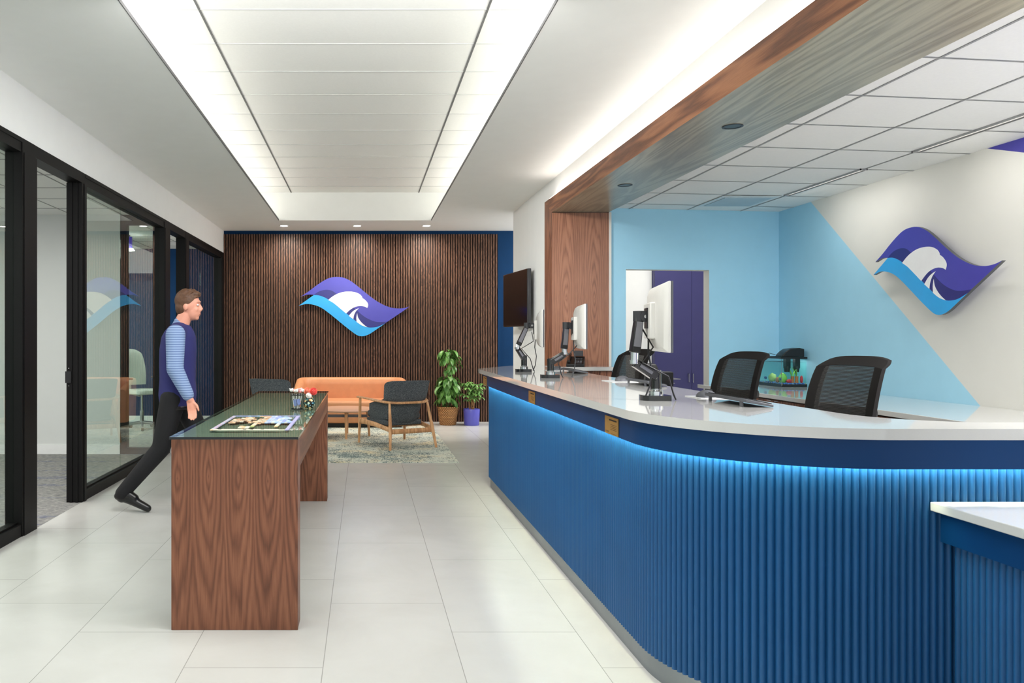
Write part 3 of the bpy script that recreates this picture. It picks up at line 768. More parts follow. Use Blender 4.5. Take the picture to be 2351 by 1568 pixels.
# back counter along the right wall
t = thing('back_counter', 'long walnut back counter with white quartz top along the right wall', 'counter', (0, 0, 0))
mb = MB(); mb.add([(3.71, Y0, .862), (XR, Y0, .862), (XR, BY(XR), .862), (3.71, BY(3.71), .862), (3.71, Y0, .9), (XR, Y0, .9), (XR, BY(XR), .9), (3.71, BY(3.71), .9)], [(0, 3, 2, 1), (4, 5, 6, 7), (0, 1, 5, 4), (1, 2, 6, 5), (2, 3, 7, 6), (3, 0, 4, 7)])
mb.build('countertop', M['quartz'], t, bevel=.003)
mb = MB(); mb.box(3.78, XR - .01, Y0, 8.5, 0.08, .862); mb.build('body', M['lampoff'], t)
for k in range(16):
    y1 = 8.4 - .46 * k; y0 = y1 - .455
    mb = MB(); mb.box(3.758, 3.778, y0, y1, .09, .845)
    d = mb.build('cabinet_door', M['walnut'], t)
    yy = y0 + .06 if k % 2 == 0 else y1 - .06
    mb = MB(); mb.box(3.74, 3.76, yy - .035, yy + .035, .838, .842); mb.build('handle', M['chrome'], d)

# ---------------------------------------------------------------- monitor arms and monitors
def seg_box(mb, a, b, w, h, up=(1, 0, 0)):
    a = Vector(a); b = Vector(b); d = (b - a).normalized(); u = Vector(up); u = (u - d * u.dot(d)).normalized(); v = d.cross(u)
    vs = []
    for p, s_ in ((a, 1), (b, .85)):
        for (i, j) in ((-1, -1), (1, -1), (1, 1), (-1, 1)): vs.append(p + u * i * w / 2 * s_ + v * j * h / 2 * s_)
    mb.add(vs, [(0, 1, 2, 3), (7, 6, 5, 4), (0, 4, 5, 1), (1, 5, 6, 2), (2, 6, 7, 3), (3, 7, 4, 0)])
def monitor_arm(base, elbow, el2, topp, head, lab):
    t = thing('articulated_stand', lab, 'monitor stand', base, 0, 'black monitor arms on the counter')
    B = Vector(base); L = lambda p: Vector(p) - B
    m = MB(); m.prism([(-.075, -.03), (-.05, -.055), (.055, -.055), (.06, -.045), (.06, .045), (.05, .055), (-.05, .055), (-.075, .03)], 0, .026); m.build('base_plate', M['black_gloss'], t, bevel=.004)
    m = MB(); m.lathe([(.034, .026), (.034, .045), (.026, .05), (.026, .06)], n=24); m.build('collar', M['chrome'], t, True)
    m = MB(); m.lathe([(.026, .055), (.026, .145), (.022, .15)], n=24); m.build('post', M['black_gloss'], t, True)
    z0 = Vector((0, 0, .118))
    e = L(elbow)
    m = MB(); seg_box(m, z0, e, .052, .05, (0, 1, 0)); la = m.build('lower_arm', M['black_gloss'], t, bevel=.006)
    m = MB(); d = (e - z0); a = z0 + d * .25; b = z0 + d * .8; off = Vector((0, -.0265, .0)); seg_box(m, a + off, b + off, .004, .016, (0, 1, 0)); m.build('cover_strip', M['greymetal'], la)
    e2 = L(el2)
    m = MB(); m.lathe([(.024, -.006), (.024, .012)], tuple(e), 20); m.tube([e, e2], .02, 16); m.build('elbow_joint', M['chrome'], t, True)
    tp = L(topp)
    m = MB(); seg_box(m, e2 + Vector((0, 0, -.01)), tp, .052, .045, (0, 1, 0)); ua = m.build('upper_arm', M['black'], t, bevel=.006)
    m = MB(); d = tp - e2; seg_box(m, e2 + d * .12 + Vector((0, -.027, 0)), e2 + d * .85 + Vector((0, -.025, 0)), .004, .034, (0, 1, 0)); m.build('inner_channel', M['greymetal'], ua)
    hd = L(head)
    m = MB(); m.tube([tp + Vector((0, 0, -.022)), tp + Vector((0, 0, .028))], .028, 18); m.tube([tp, hd], .014, 12); m.tube([tp.lerp(hd, .62) + Vector((0, -.03, 0)), tp.lerp(hd, .62) + Vector((0, .03, 0))], .026, 18); m.build('tilt_head', M['darkgrey'], t, True)
    m = MB(); m.tube([tp.lerp(hd, .62) + Vector((0, -.034, 0)), tp.lerp(hd, .62) + Vector((0, -.03, 0))], .009, 12); m.build('bolt', M['chrome'], t, True)
    m = MB(); q = hd; m.tube([q + Vector((-.02, 0, -.06)), q.lerp(e, .4) + Vector((.05, -.02, -.06)), e + Vector((.03, -.03, 0)), z0 + Vector((.05, -.03, 0)), Vector((.075, -.03, .03)), Vector((.09, -.02, .004))], .004, 8); m.build('cable', M['cableblack'], t, True)
    return t
def monitor(center, yaw, lab, tilt=0):
    # local: screen faces +x, width along y
    t = thing('monitor', lab, 'monitor', center, yaw, 'white-backed monitors on the counter')
    W, Hh = .27, .165
    m = MB()
    rings = []
    for (d, k, kz) in ((0, 1, 1), (-.012, 1, 1), (-.03, .93, .9), (-.045, .72, .70), (-.05, .6, .58)):
        rings.append([(d, -W * k, -Hh * kz), (d, W * k, -Hh * kz), (d, W * k, Hh * kz), (d, -W * k, Hh * kz)])
    m.ring_loft(rings); m.build('rear_shell', M['white_plastic'], t, True, bevel=.004)
    m = MB(); m.box(-.072, -.045, -.12, .12, -.10, .075); m.build('rear_housing', M['white_plastic'], t, bevel=.006)
    m = MB(); m.box(-.078, -.071, -.05, .05, -.05, .05); m.build('mount_plate', M['black'], t)
    m = MB(); m.box(0.0005, .009, -W, W, -Hh, Hh); m.build('bezel', M['greyplastic'], t)
    m = MB(); m.box(.009, .0095, -W + .008, W - .008, -Hh + .015, Hh - .008); m.build('screen', M['screen'], t)
    m = MB(); m.tube([(-.06, .03, -.10), (-.065, .0, -.17), (-.05, .0, -.25), (-.06, -.02, -.33), (-.08, -.03, -.38)], .004, 8); m.build('power_cable', M['cableblack'], t, True)
    return t
bz = ZS1
def W3(px, py, Y): p = P(px, py, Y); return (p.x, p.y, p.z)
monitor_arm((1.447, 3.80, bz), W3(1456, 832, 3.78), W3(1457, 805, 3.78), W3(1467, 727, 3.78), W3(1484, 727, 3.78), 'black monitor arm nearest the viewer with one white-backed monitor')
monitor((1.466, 3.77, 1.515), R(-13), 'white-backed monitor nearest the viewer on the tall arm')
monitor_arm((1.435, 5.90, bz), W3(1296, 812, 5.88), W3(1295, 798, 5.88), W3(1300, 748, 5.88), W3(1318, 748, 5.85), 'black monitor arm in the middle, bent towards the timber post')
monitor((1.65, 5.80, 1.50), R(-10), 'white-backed monitor in the middle, in front of the timber post')
monitor_arm((1.45, 6.95, bz), W3(1188, 800, 6.95), W3(1190, 790, 6.95), W3(1210, 748, 6.95), W3(1226, 747, 6.95), 'black monitor arm farthest from the viewer below the wall television')
monitor((1.62, 6.98, 1.50), R(-11), 'white-backed monitor farthest away in front of the white wall')

# keyboards, mice, mats
def keyboard(loc, yaw, lab):
    t = thing('keyboard', lab, 'keyboard', loc, yaw, 'keyboards on the counter')
    # local: long axis y, back edge at -x raised
    sl = .028; D = .125; L_ = .205
    m = MB(); m.add([(-D / 2, -L_, .022), (D / 2, -L_, .001), (D / 2, L_, .001), (-D / 2, L_, .022), (-D / 2, -L_, .038), (D / 2, -L_, .012), (D / 2, L_, .012), (-D / 2, L_, .038)], [(0, 3, 2, 1), (4, 5, 6, 7), (0, 1, 5, 4), (1, 2, 6, 5), (2, 3, 7, 6), (3, 0, 4, 7)])
    m.build('case', M['greyplastic'], t, bevel=.003)
    m = MB()
    for r in range(5):
        for k in range(19):
            x = -D / 2 + .012 + r * .0225; y = -L_ + .008 + k * .0205; z = .0385 - (x + D / 2) * .208
            m.add([(x, y, z), (x + .018, y, z - .0038), (x + .018, y + .0175, z - .0038), (x, y + .0175, z), (x, y, z + .004), (x + .018, y, z + .0002), (x + .018, y + .0175, z + .0002), (x, y + .0175, z + .004)], [(4, 5, 6, 7), (0, 1, 5, 4), (1, 2, 6, 5), (2, 3, 7, 6), (3, 0, 4, 7)])
    o = m.build('keys', M['darkgrey'], t); o['kind'] = 'stuff'
    for y in (-L_ + .05, L_ - .05):
        m = MB(); m.box(-.003, .003, -.012, .012, 0, .024); m.xf = None
        f_ = m.build('foot', M['greyplastic'], t); f_.location = (-D / 2 + .006, y, 0)
    return t
def mouse(loc, yaw, lab):
    t = thing('computer_mouse', lab, 'mouse', loc, yaw, 'computer mice on the counter')
    m = MB(); rings = []
    for k in range(9):
        u = k / 8; x = -.055 + .11 * u; w = .034 * (1 - (2 * u - 1) ** 4) ** .5 + .001; h = .004 + .034 * math.sin(math.pi * (u * .85 + .08)) ** .8
        rings.append([(x, w * math.cos(a) * (1), max(0, h * math.sin(a))) for a in [math.pi * j / 10 for j in range(11)]])
    m.ring_loft(rings); m.build('shell', M['greyplastic'], t, True, angle=60)
    m = MB(); m.lathe([(.0, -.004), (.008, -.004), (.008, .004), (0, .004)], n=12)
    w_ = m.build('scroll_wheel', M['black'], t, True); w_.rotation_euler = (math.pi / 2, 0, 0); w_.location = (-.03, 0, .031)
    return t
def mat_(loc, w, d, yaw, lab):
    m = MB(); m.box(-w / 2, w / 2, -d / 2, d / 2, 0, .003); o = m.build('mouse_mat', [M['lw']], None); o.location = loc; o.rotation_euler = (0, 0, yaw)
    tag(o, lab, 'mouse mat', 'white mouse mats on the counter')
mat_((1.80, 3.955, bz + .0005), .21, .19, 0, 'white mouse mat on the counter beside the nearest keyboard')
mouse((1.765, 3.955, bz + .0036), R(200), 'grey mouse on the white mat nearest the viewer')
keyboard((1.752, 3.60, bz + .0005), R(0), 'graphite keyboard nearest the viewer on the counter')
mat_((1.80, 5.40, bz + .0005), .18, .24, 0, 'white mouse mat on the counter behind the nearest monitor arm')
mouse((1.825, 5.42, bz + .0036), R(190), 'grey mouse on the white mat behind the nearest monitor arm')
keyboard((1.845, 5.03, bz + .0005), R(0), 'graphite keyboard behind the nearest monitor arm')
mat_((1.80, 7.20, bz + .0005), .18, .22, 0, 'white mouse mat on the counter near the far monitor arm')
mouse((1.81, 7.20, bz + .0036), R(190), 'grey mouse on the far white mat')
keyboard((1.86, 6.78, bz + .0005), R(0), 'graphite keyboard by the middle monitor arm')
# card terminal on the return
t = thing('desk_phone', 'black desk phone on the counter beside the timber post', 'phone', (2.235, 8.10, 1.112), R(-20))
m = MB(); m.add([(-.09, -.08, 0), (.09, -.08, 0), (.09, .09, 0), (-.09, .09, 0), (-.09, -.08, .03), (.09, -.08, .03), (.09, .09, .11), (-.09, .09, .11)], [(0, 3, 2, 1), (4, 5, 6, 7), (0, 1, 5, 4), (1, 2, 6, 5), (2, 3, 7, 6), (3, 0, 4, 7)]); m.build('body', M['black'], t, bevel=.006)
m = MB(); m.tube([(-.065, -.07, .055), (-.065, -.04, .07), (-.065, .05, .12), (-.065, .08, .125)], [.02, .014, .014, .022], 12); m.build('handset', M['black_gloss'], t, True)
m = MB(); m.box(-.02, .07, .075, .09, .11, .17); m.build('display', M['darkgrey'], t, bevel=.004)
m = MB()
for i in range(3):
    for j in range(4): m.box(-.01 + i * .028, .01 + i * .028, -.06 + j * .03, -.04 + j * .03, .04 + j * .0138, .046 + j * .0138)
m.build('keypad', M['greyplastic'], t)

# wall television
q = [Vector(P(1156, 749, 10.70)), Vector(P(1211, 749, 9.62))]
tc = (q[0] + q[1]) / 2; dirv = (q[0] - q[1]); yaw = math.atan2(dirv.y, dirv.x)  # local +x runs away from the viewer
tw = Vector((dirv.x, dirv.y)).length
t = thing('wall_television', 'large black television on a bracket on the white return wall', 'television', (tc.x, tc.y, 1.565), yaw - 0)
hh = .725
m = MB(); m.box(-tw / 2, tw / 2, -.05, -.012, 0, hh); m.build('housing', M['darkgrey'], t, bevel=.006)
m = MB(); m.box(-tw / 2 + .005, tw / 2 - .005, -.012, .004, .005, hh - .003); b_ = m.build('bezel', M['black_gloss'], t)
m = MB(); m.box(-tw / 2 + .014, tw / 2 - .014, .004, .0045, .02, hh - .014); m.build('screen', M['screen'], t)
m = MB(); m.box(-.25, .25, -.085, -.05, .12, .5); m.build('rear_bulge', M['black'], t, bevel=.01)
m = MB(); m.box(-.12, .12, -.135, -.085, .2, .42); m.build('wall_bracket', M['black'], t)
# ---------------------------------------------------------------- task chairs behind the counter
def task_chair(loc, yaw, lab, zt=1.31, white=False):
    t = thing('office_chair', lab, 'chair', loc, yaw, None if white else 'black mesh chairs behind the counter')
    fab = M['whitefab'] if white else M['meshfab']; plast = M['alu'] if white else M['black']
    sz = zt - .66                # seat height; faces -y
    # back: frame ring and mesh panel
    def bp(u, v, off=0):        # u -1..1, v 0..1
        w = .215 + .02 * math.sin(v * 2.6) - .015 * v
        z = sz + .10 + (zt - sz - .10) * v
        z -= .032 * abs(u) ** 3.5 * max(0, (v - .6) / .4) ** 3
        y = .20 + .13 * v + .035 * math.sin(v * math.pi) * -1 + (.05 * max(0, v - .9) / .1 if v > .9 else 0) + off - .03 * u * u
        return (u * w, y, z)
    N = 14; K = 12; rnd = lambda v: 1 - .10 * max(0, (v - .93) / .07) ** 2
    def sheet(u0, u1, v0, v1, th):
        m = MB(); vs = []; fs = []
        for s_ in (0, th):
            for j in range(N + 1):
                for i in range(K + 1):
                    v = v0 + (v1 - v0) * j / N; u = (u0 + (u1 - u0) * i / K) * rnd(v); vs.append(bp(u, v, s_))
        A = (N + 1) * (K + 1)
        for j in range(N):
            for i in range(K):
                a = j * (K + 1) + i; fs.append((a, a + 1, a + K + 2, a + K + 1)); fs.append((A + a, A + a + K + 1, A + a + K + 2, A + a + 1))
        for j in range(N):
            a = j * (K + 1); fs.append((a, a + K + 1, A + a + K + 1, A + a)); b = a + K; fs.append((b, A + b, A + b + K + 1, b + K + 1))
        for i in range(K):
            fs.append((i, A + i, A + i + 1, i + 1)); a = N * (K + 1) + i; fs.append((a, a + 1, A + a + 1, A + a))
        m.add(vs, fs); return m
    if white:
        sheet(-1, 1, 0, 1, .06).build('backrest', fab, t, True)
    else:
        m = sheet(-1, 1, .90, 1, .03); 
        for (a, b, c_, d) in ((-1, -.74, 0, .9), (.74, 1, 0, .9), (-.74, .74, 0, .26)):
            s2 = sheet(a, b, c_, d, .03); o = len(m.v); m.v += s2.v; m.f += [[o + i for i in f] for f in s2.f]; m.m += s2.m
        m.build('backrest_frame', fab, t, True)
        sheet(-.76, .76, .24, .91, .004).build('backrest_mesh', M['mesh'], t, True)
        m = MB(); m.tube([bp(-.8, .42, .07), bp(0, .40, .09), bp(.8, .42, .07)], .014, 8, flat=2.2); m.build('lumbar_bar', M['black'], t, True)
    m = MB(); m.tube([(0, .05, sz - .05), (0, .27, sz - .02), (0, .30, sz + .12), (0, .31, sz + .35)], .022, 10, flat=1.6); m.build('back_support', plast, t, True)
    m = MB(); rings = []
    for (z, k) in ((-.035, .88), (-.02, 1), (.02, 1), (.04, .9)):
        rings.append([(math.copysign(abs(math.cos(a)) ** .45, math.cos(a)) * .245 * k, -.02 + math.copysign(abs(math.sin(a)) ** .45, math.sin(a)) * .24 * k, sz + z) for a in [2 * math.pi * i / 32 for i in range(32)]])
    m.ring_loft(rings); m.build('seat', fab, t, True, angle=60)
    for sx in (-1, 1):
        m = MB(); m.tube([(sx * .20, .05, sz - .04), (sx * .29, .03, sz), (sx * .30, .0, sz + .20)], .013, 8); r_ = m.build('armrest', plast, t, True)
        m = MB(); m.box(sx * .30 - .035, sx * .30 + .035, -.13, .12, sz + .20, sz + .225); m.build('arm_pad', M['black'] if not white else M['darkgrey'], r_, bevel=.01)
    m = MB(); m.lathe([(.03, .08), (.03, sz * .5), (.02, sz * .5), (.02, sz - .03)], n=16); m.build('gas_column', M['chrome'], t, True)
    for k in range(5):
        a = 2 * math.pi * k / 5 + .3; dx, dy = math.cos(a), math.sin(a)
        m = MB(); m.tube([(0, 0, .11), (dx * .28, dy * .28, .075)], [.024, .014], 8); l_ = m.build('base_spoke', plast, t, True)
        m = MB(); m.tube([(dx * .28 - dy * .02, dy * .28 + dx * .02, .028), (dx * .28 + dy * .02, dy * .28 - dx * .02, .028)], .027, 14); m.build('caster', M['black'], l_, True)
    return t
task_chair((2.63, 4.50, 0), R(-72), 'black mesh office chair nearest the viewer behind the counter')
task_chair((2.72, 6.00, 0), R(-72), 'black mesh office chair in the middle, left of the aquarium')
task_chair((2.32, 7.30, 0), R(-72), 'black mesh office chair farthest away, behind the nearest monitor arm')
task_chair((-3.45, 11.9, 0), R(55), 'white office chair on casters in the far glazed office', 1.24, True)
# printer on a pedestal
t = thing('pedestal_cabinet', 'low grey pedestal cabinet beyond the doorway carrying the printer', 'cabinet', (3.52, 9.25, 0))
m = MB(); m.box(-.24, .2, -.25, .25, 0, .82); m.build('body', M['greyplastic'], t, bevel=.004)
m = MB(); m.box(-.245, -.24, -.2, .2, .1, .78); m.build('drawer', M['darkgrey'], t)
t = thing('printer', 'black desktop printer seen in the doorway, left of the steel cabinet handles', 'printer', (3.50, 9.25, .82))
m = MB(); m.box(-.17, .16, -.19, .19, 0, .19); m.build('body', M['black'], t, bevel=.01)
m = MB(); m.add([(-.15, .0, .19), (.07, .0, .19), (.07, .17, .19), (-.15, .17, .19), (-.13, .06, .275), (.05, .06, .275), (.05, .16, .29), (-.13, .16, .29)], [(4, 5, 6, 7), (0, 1, 5, 4), (1, 2, 6, 5), (2, 3, 7, 6), (3, 0, 4, 7)]); m.build('paper_feed', M['black'], t, bevel=.01)
m = MB(); m.box(.0, .15, -.17, -.05, .19, .196); m.build('control_panel', M['greyplastic'], t)
m = MB(); m.box(.16, .27, -.12, .12, .10, .11); m.box(.16, .21, -.1, .1, .05, .058); m.build('output_tray', M['alu'], t)

# ---------------------------------------------------------------- aquarium
ax, ay, az = 4.375, 8.03, .901
AW, AD, AH = .265, .47, .315
t = thing('aquarium', 'small glass aquarium with black rims standing on the back counter', 'aquarium', (ax, ay, az))
m = MB(); m.box(0, AW, 0, AD, 0, .012); m.box(0, AW, 0, .006, .012, .03); m.box(0, .006, 0, AD, .012, .03); m.box(AW - .006, AW, 0, AD, .012, .03); m.box(0, AW, AD - .006, AD, .012, .03); m.build('bottom_rim', M['black'], t)
m = MB(); z = AH
m.box(-.002, AW + .002, -.002, .012, z - .02, z); m.box(-.002, .012, 0, AD, z - .02, z); m.box(AW - .012, AW + .002, 0, AD, z - .02, z); m.box(0, AW, AD - .012, AD + .002, z - .02, z); m.build('top_rim', M['black'], t)
m = MB(); g = .004
m.box(g, AW - g, .002, .002 + g, .012, z - .005); m.box(.002, .002 + g, g, AD - g, .012, z - .005); m.box(AW - .002 - g, AW - .002, g, AD - g, .012, z - .005); m.box(g, AW - g, AD - .002 - g, AD - .002, .012, z - .005); m.build('glass_wall', M['tank'], t)
m = MB(); m.box(.008, AW - .008, .008, AD - .008, .04, z - .055); m.build('water', M['water'], t)
m = MB(); m.tube([(0, 0, .012), (0, 0, z - .02)], .003, 6); m.build('corner_seal', M['chrome'], t)
t = thing('aquarium_light_hood', 'black filter and light hood on top of the aquarium', 'aquarium hood', (ax, ay, az + AH))
m = MB(); prof = [(.02, .0), (.02, .02), (.06, .06), (.10, .085), (.20, .095), (.25, .085), (.25, .0)]
m.xf = None; rings = [[(x, y, zz) for x, zz in prof] for y in (.02, .16)]; m.ring_loft(rings); m.build('housing', M['black'], t, bevel=.008)
for x in (.07, .17):
    m = MB(); m.box(x, x + .05, .05, .1, -.12, -.0); m.lathe([(.026, -.16), (.03, -.12), (.03, -.10)], (x + .025, .075, 0), 12); m.build('filter_intake', M['black'], t)
m = MB(); m.tube([(.04, .2, .02), (.02, .28, .035), (.03, .36, .02), (.05, .42, .005)], .003, 8); m.build('cable', M['cableblack'], t, True)
l = bpy.data.lights.new('hood_lamp', 'AREA'); l.shape = 'RECTANGLE'; l.size = .18; l.size_y = .12; l.energy = .8; lo = bpy.data.objects.new('hood_lamp', l); COL.objects.link(lo); lo.location = (ax + .13, ay + .10, az + AH - .004)
o = MB(); o.box(.008, AW - .008, .008, AD - .008, .013, .04)
for _ in range(240):
    o.ell((random.uniform(.014, AW - .014), random.uniform(.014, AD - .014), .04), (.005, .005, .004), 6, 4)
g_ = o.build('gravel', M['gravel']); g_.location = (ax, ay, az); tag(g_, 'blue, white and navy gravel on the aquarium floor', 'gravel', kind='stuff')
def aq(x, y, z=.04): return (ax + x, ay + y, az + z)
def rock(x, y, r, m_, lab, nm='moss_ball'):
    o = MB(); o.ell((0, 0, r[2] * .9), r, 14, 9)
    for i, v in enumerate(o.v): o.v[i] = v * (1 + .18 * noise.noise(v * 40))
    q = o.build(nm, m_, None, True); q.location = aq(x, y); tag(q, lab, 'aquarium ornament')
rock(.05, .28, (.035, .05, .05), M['mossrock'], 'large pale green mossy rock at the back left of the aquarium', 'mossy_rock')
rock(.11, .22, (.045, .04, .032), M['driftwood'], 'brown driftwood lump in the middle of the aquarium', 'driftwood')
rock(.06, .09, (.045, .03, .055), M['aqua_green'], 'round bright green ornament near the aquarium corner', 'green_ornament')
rock(.10, .045, (.03, .022, .022), M['coral_red'], 'red coral ornament at the front of the aquarium', 'red_ornament')
rock(.235, .05, (.014, .02, .04), M['coral_red'], 'small red ornament at the right end of the aquarium', 'red_ornament')
rock(.03, .14, (.016, .03, .03), M['terracotta'], 'orange branching ornament near the aquarium corner', 'orange_ornament')
t = thing('aquarium_plant', 'light green plant with long blades growing from terracotta stumps', 'aquarium plant', aq(.17, .07))
for x in (-.02, .025):
    m = MB(); m.lathe([(.018, 0), (.015, .04), (.017, .07), (.0, .07)], (x, 0, 0), 12); m.build('stump', M['terracotta'], t, True)
for k in range(11):
    a = random.uniform(0, 6.28); l_ = random.uniform(.03, .06); h_ = random.uniform(.11, .165); x0 = random.choice((-.02, .025))
    m = MB(); m.tube([(x0, 0, .05), (x0 + math.cos(a) * l_ * .4, math.sin(a) * l_ * .3, .05 + h_ * .45), (x0 + math.cos(a) * l_, math.sin(a) * l_ * .6, .05 + h_ * .75)], [.003, .009, .002], 6, flat=.3); m.build('blade', M['aqua_green'], t, True)
def fish(x, y, z, yaw, s, m_, lab):
    t = thing('fish', lab, 'fish', aq(x, y, z), yaw, 'fish in the aquarium')
    o = MB(); o.ell((0, 0, 0), (.024 * s, .006 * s, .013 * s), 12, 8); o.build('body', m_, t, True)
    o = MB(); o.add([(.018 * s, 0, 0), (.038 * s, .001, .014 * s), (.038 * s, .001, -.014 * s), (.018 * s, .002, 0), (.038 * s, .002, .014 * s), (.038 * s, .002, -.014 * s)], [(0, 1, 2), (3, 5, 4), (0, 3, 4, 1), (1, 4, 5, 2), (2, 5, 3, 0)]); o.build('tail', m_, t)
fish(.02, .36, .08, R(80), 1.3, M['fishblue'], 'blue fish at the left end of the aquarium')
fish(.015, .06, .08, R(75), 1.2, M['fishblue'], 'blue fish by the front corner of the aquarium')
fish(.015, .04, .14, R(60), .7, M['flower_peach'], 'tiny pale fish above the corner of the aquarium')

# ---------------------------------------------------------------- walnut display table
XA, XB = -.936, -.322
t = thing('walnut_high_table', 'tall walnut slab-leg table with glass top in the middle of the hall', 'table', (0, 0, 0))
m = MB(); m.box(XA, XB, 3.72, 3.86, 0, .925); m.build('leg', [M['walnutpanel']], t, bevel=.0015)
m = MB(); m.box(XA, XB, 6.65, 6.80, 0, .925); m.build('leg', [M['walnutpanel']], t, bevel=.0015)
for x in (XB - .03, XA):
    m = MB(); m.box(x, x + .03, 3.86, 6.65, .775, .925); m.build('side_rail', M['walnutY'], t)
m = MB(); m.box(XA + .03, XB - .03, 3.86, 6.65, .90, .915); m.build('underlay', M['glassreflect'], t)
m = MB(); m.box(XA + .002, XB - .002, 3.722, 6.798, .925, .9272); m.build('reflection_liner', M['glassreflect'], t)  # sheet painted in the reflection colour of the glass
m = MB(); m.prism([(XA - .006, 3.70), (XB + .004, 3.70), (XB + .004, 6.86), (XA - .006, 6.86)], .9275, .940, 0, 1); m.build('glass_top', [M['tableglass'], M['glassedge']], t)
ZGT = .9402
# jigsaw puzzle, partly assembled
t = thing('jigsaw_puzzle', 'half-finished jigsaw puzzle with border and colourful middle on the glass table', 'puzzle', (0, 0, ZGT))
px0, px1, py0, py1 = -.80, -.385, 3.97, 4.70
cols = ['jblue', 'jorange', 'jcream', 'jsky', 'jpurple', 'mossrock', 'driftwood']
def piece(m, x, y, s, i):
    m.box(x, x + s * .94, y, y + s * .94, 0, .0022, i); m.lathe([(s * .2, 0), (s * .2, .0021)], (x + s * .95, y + s * .47, 0), 8, i); m.lathe([(s * .18, 0), (s * .18, .0021)], (x + s * .47, y + s * .95, 0), 8, i)
s = .0185; nx = int((px1 - px0) / s); ny = int((py1 - py0) / s)
mbord = MB(); mmid = MB()
for i in range(nx):
    for j in range(ny):
        x = px0 + i * s; y = py0 + j * s; u = i / nx; v = j / ny
        if i in (0, nx - 1) or j in (0, 1, ny - 1) and True:
            c_ = 4 if i == nx - 1 else (2 if j < 2 else random.choice((0, 4, 0, 3)))
            if i == 0 and j % 3 == 0: c_ = 1
            if j == 1 and random.random() < .6: continue
            piece(mbord, x, y, s, c_)
        else:
            nz = noise.noise(Vector((u * 5.2, v * 4.1, 3.3)))
            ok = (v > .45 and nz > -.18 and .08 < u < .95) or (v > .2 and .45 < u < .8 and nz > -.1) or (v < .3 and .3 < u < .7 and nz > .1)
            if ok:
                c_ = random.choice((1, 1, 2, 6) if u < .58 else (3, 3, 0, 2)) if v > .35 else random.choice((2, 2, 5, 1))
                piece(mmid, x, y, s, c_)
ms = [M[c_] for c_ in cols]
mbord.build('border_pieces', ms, t)['kind'] = 'stuff'; mmid.build('middle_pieces', ms, t)['kind'] = 'stuff'
# wire cup of wrapped lollipops
cx_, cy_ = -.449, 5.13
t = thing('wire_cup', 'black wire mesh cup of lollipops on the glass table', 'cup', (cx_, cy_, ZGT))
m = MB(); m.lathe([(.036, 0), (.040, 0), (.040, .006), (.036, .006), (.036, 0)], n=24, cap=False); m.lathe([(.038, .001), (0, .001)], n=24, cap=False); m.build('base', M['black'], t, True)
m = MB(); m.lathe([(.041, .094), (.044, .097), (.044, .101), (.041, .1), (.041, .094)], n=24, cap=False); m.build('rim', M['black'], t, True)
m = MB()
for k in range(8): a = 2 * math.pi * k / 8; m.tube([(.038 * math.cos(a), .038 * math.sin(a), .004), (.042 * math.cos(a), .042 * math.sin(a), .097)], .0011, 5)
m.build('wire_side', M['black'], t)
m = MB(); m.lathe([(.037, .004), (.0405, .09)], n=24, cap=False); m.build('inner_sleeve', M['tank'], t, True)
sid = 0
pos = [(-.032, -.018), (-.018, .01), (0, -.02), (.02, -.012), (.034, .0), (.012, .018), (-.008, -.002), (.028, .022), (-.03, .022)]
for k, (dx, dy) in enumerate(pos):
    t = thing('lollipop', 'pink and white wrapped lollipop in the wire cup', 'lollipop', (cx_ + dx * .5, cy_ + dy * .5, ZGT + .006), 0, 'wrapped lollipops in the wire cup')
    m = MB(); m.tube([(random.uniform(-.008, .008), 0, 0), (dx * .5, dy * .5, .098)], .0018, 6); m.build('stick', M['candy_white'], t)
    m = MB(); c_ = (dx * .6, dy * .6, .112 + random.uniform(0, .012)); m.ell(c_, (.0125, .0125, .011), 10, 7); m.build('candy', M['candy_pink'] if k % 2 else M['candy_white'], t, True)
    m = MB()
    for a in range(5):
        an = a * 1.256 + k; e_ = Vector(c_) + Vector((math.cos(an) * .018, math.sin(an) * .018, random.uniform(-.002, .012))); m.add([c_, e_ + Vector((-math.sin(an) * .007, math.cos(an) * .007, 0)), e_ + Vector((math.sin(an) * .007, -math.cos(an) * .007, .004))], [(0, 1, 2)])
    m.build('wrapper', M['candy_white'], t)
for k in range(6):
    a = k * 1.05; o = MB(); o.box(-.012, .012, -.002, .002, -.02, .02); q = o.build('wrapped_sweet', M['paper_blue'] if k % 3 else M['flower_peach'], None, bevel=.002); q.location = (cx_ + .022 * math.cos(a), cy_ + .022 * math.sin(a), ZGT + .035 + .008 * (k % 3)); q.rotation_euler = (0, .3 * math.sin(a), a + 1.57); tag(q, 'small wrapped sweet inside the wire cup', 'sweet', 'wrapped sweets inside the wire cup')
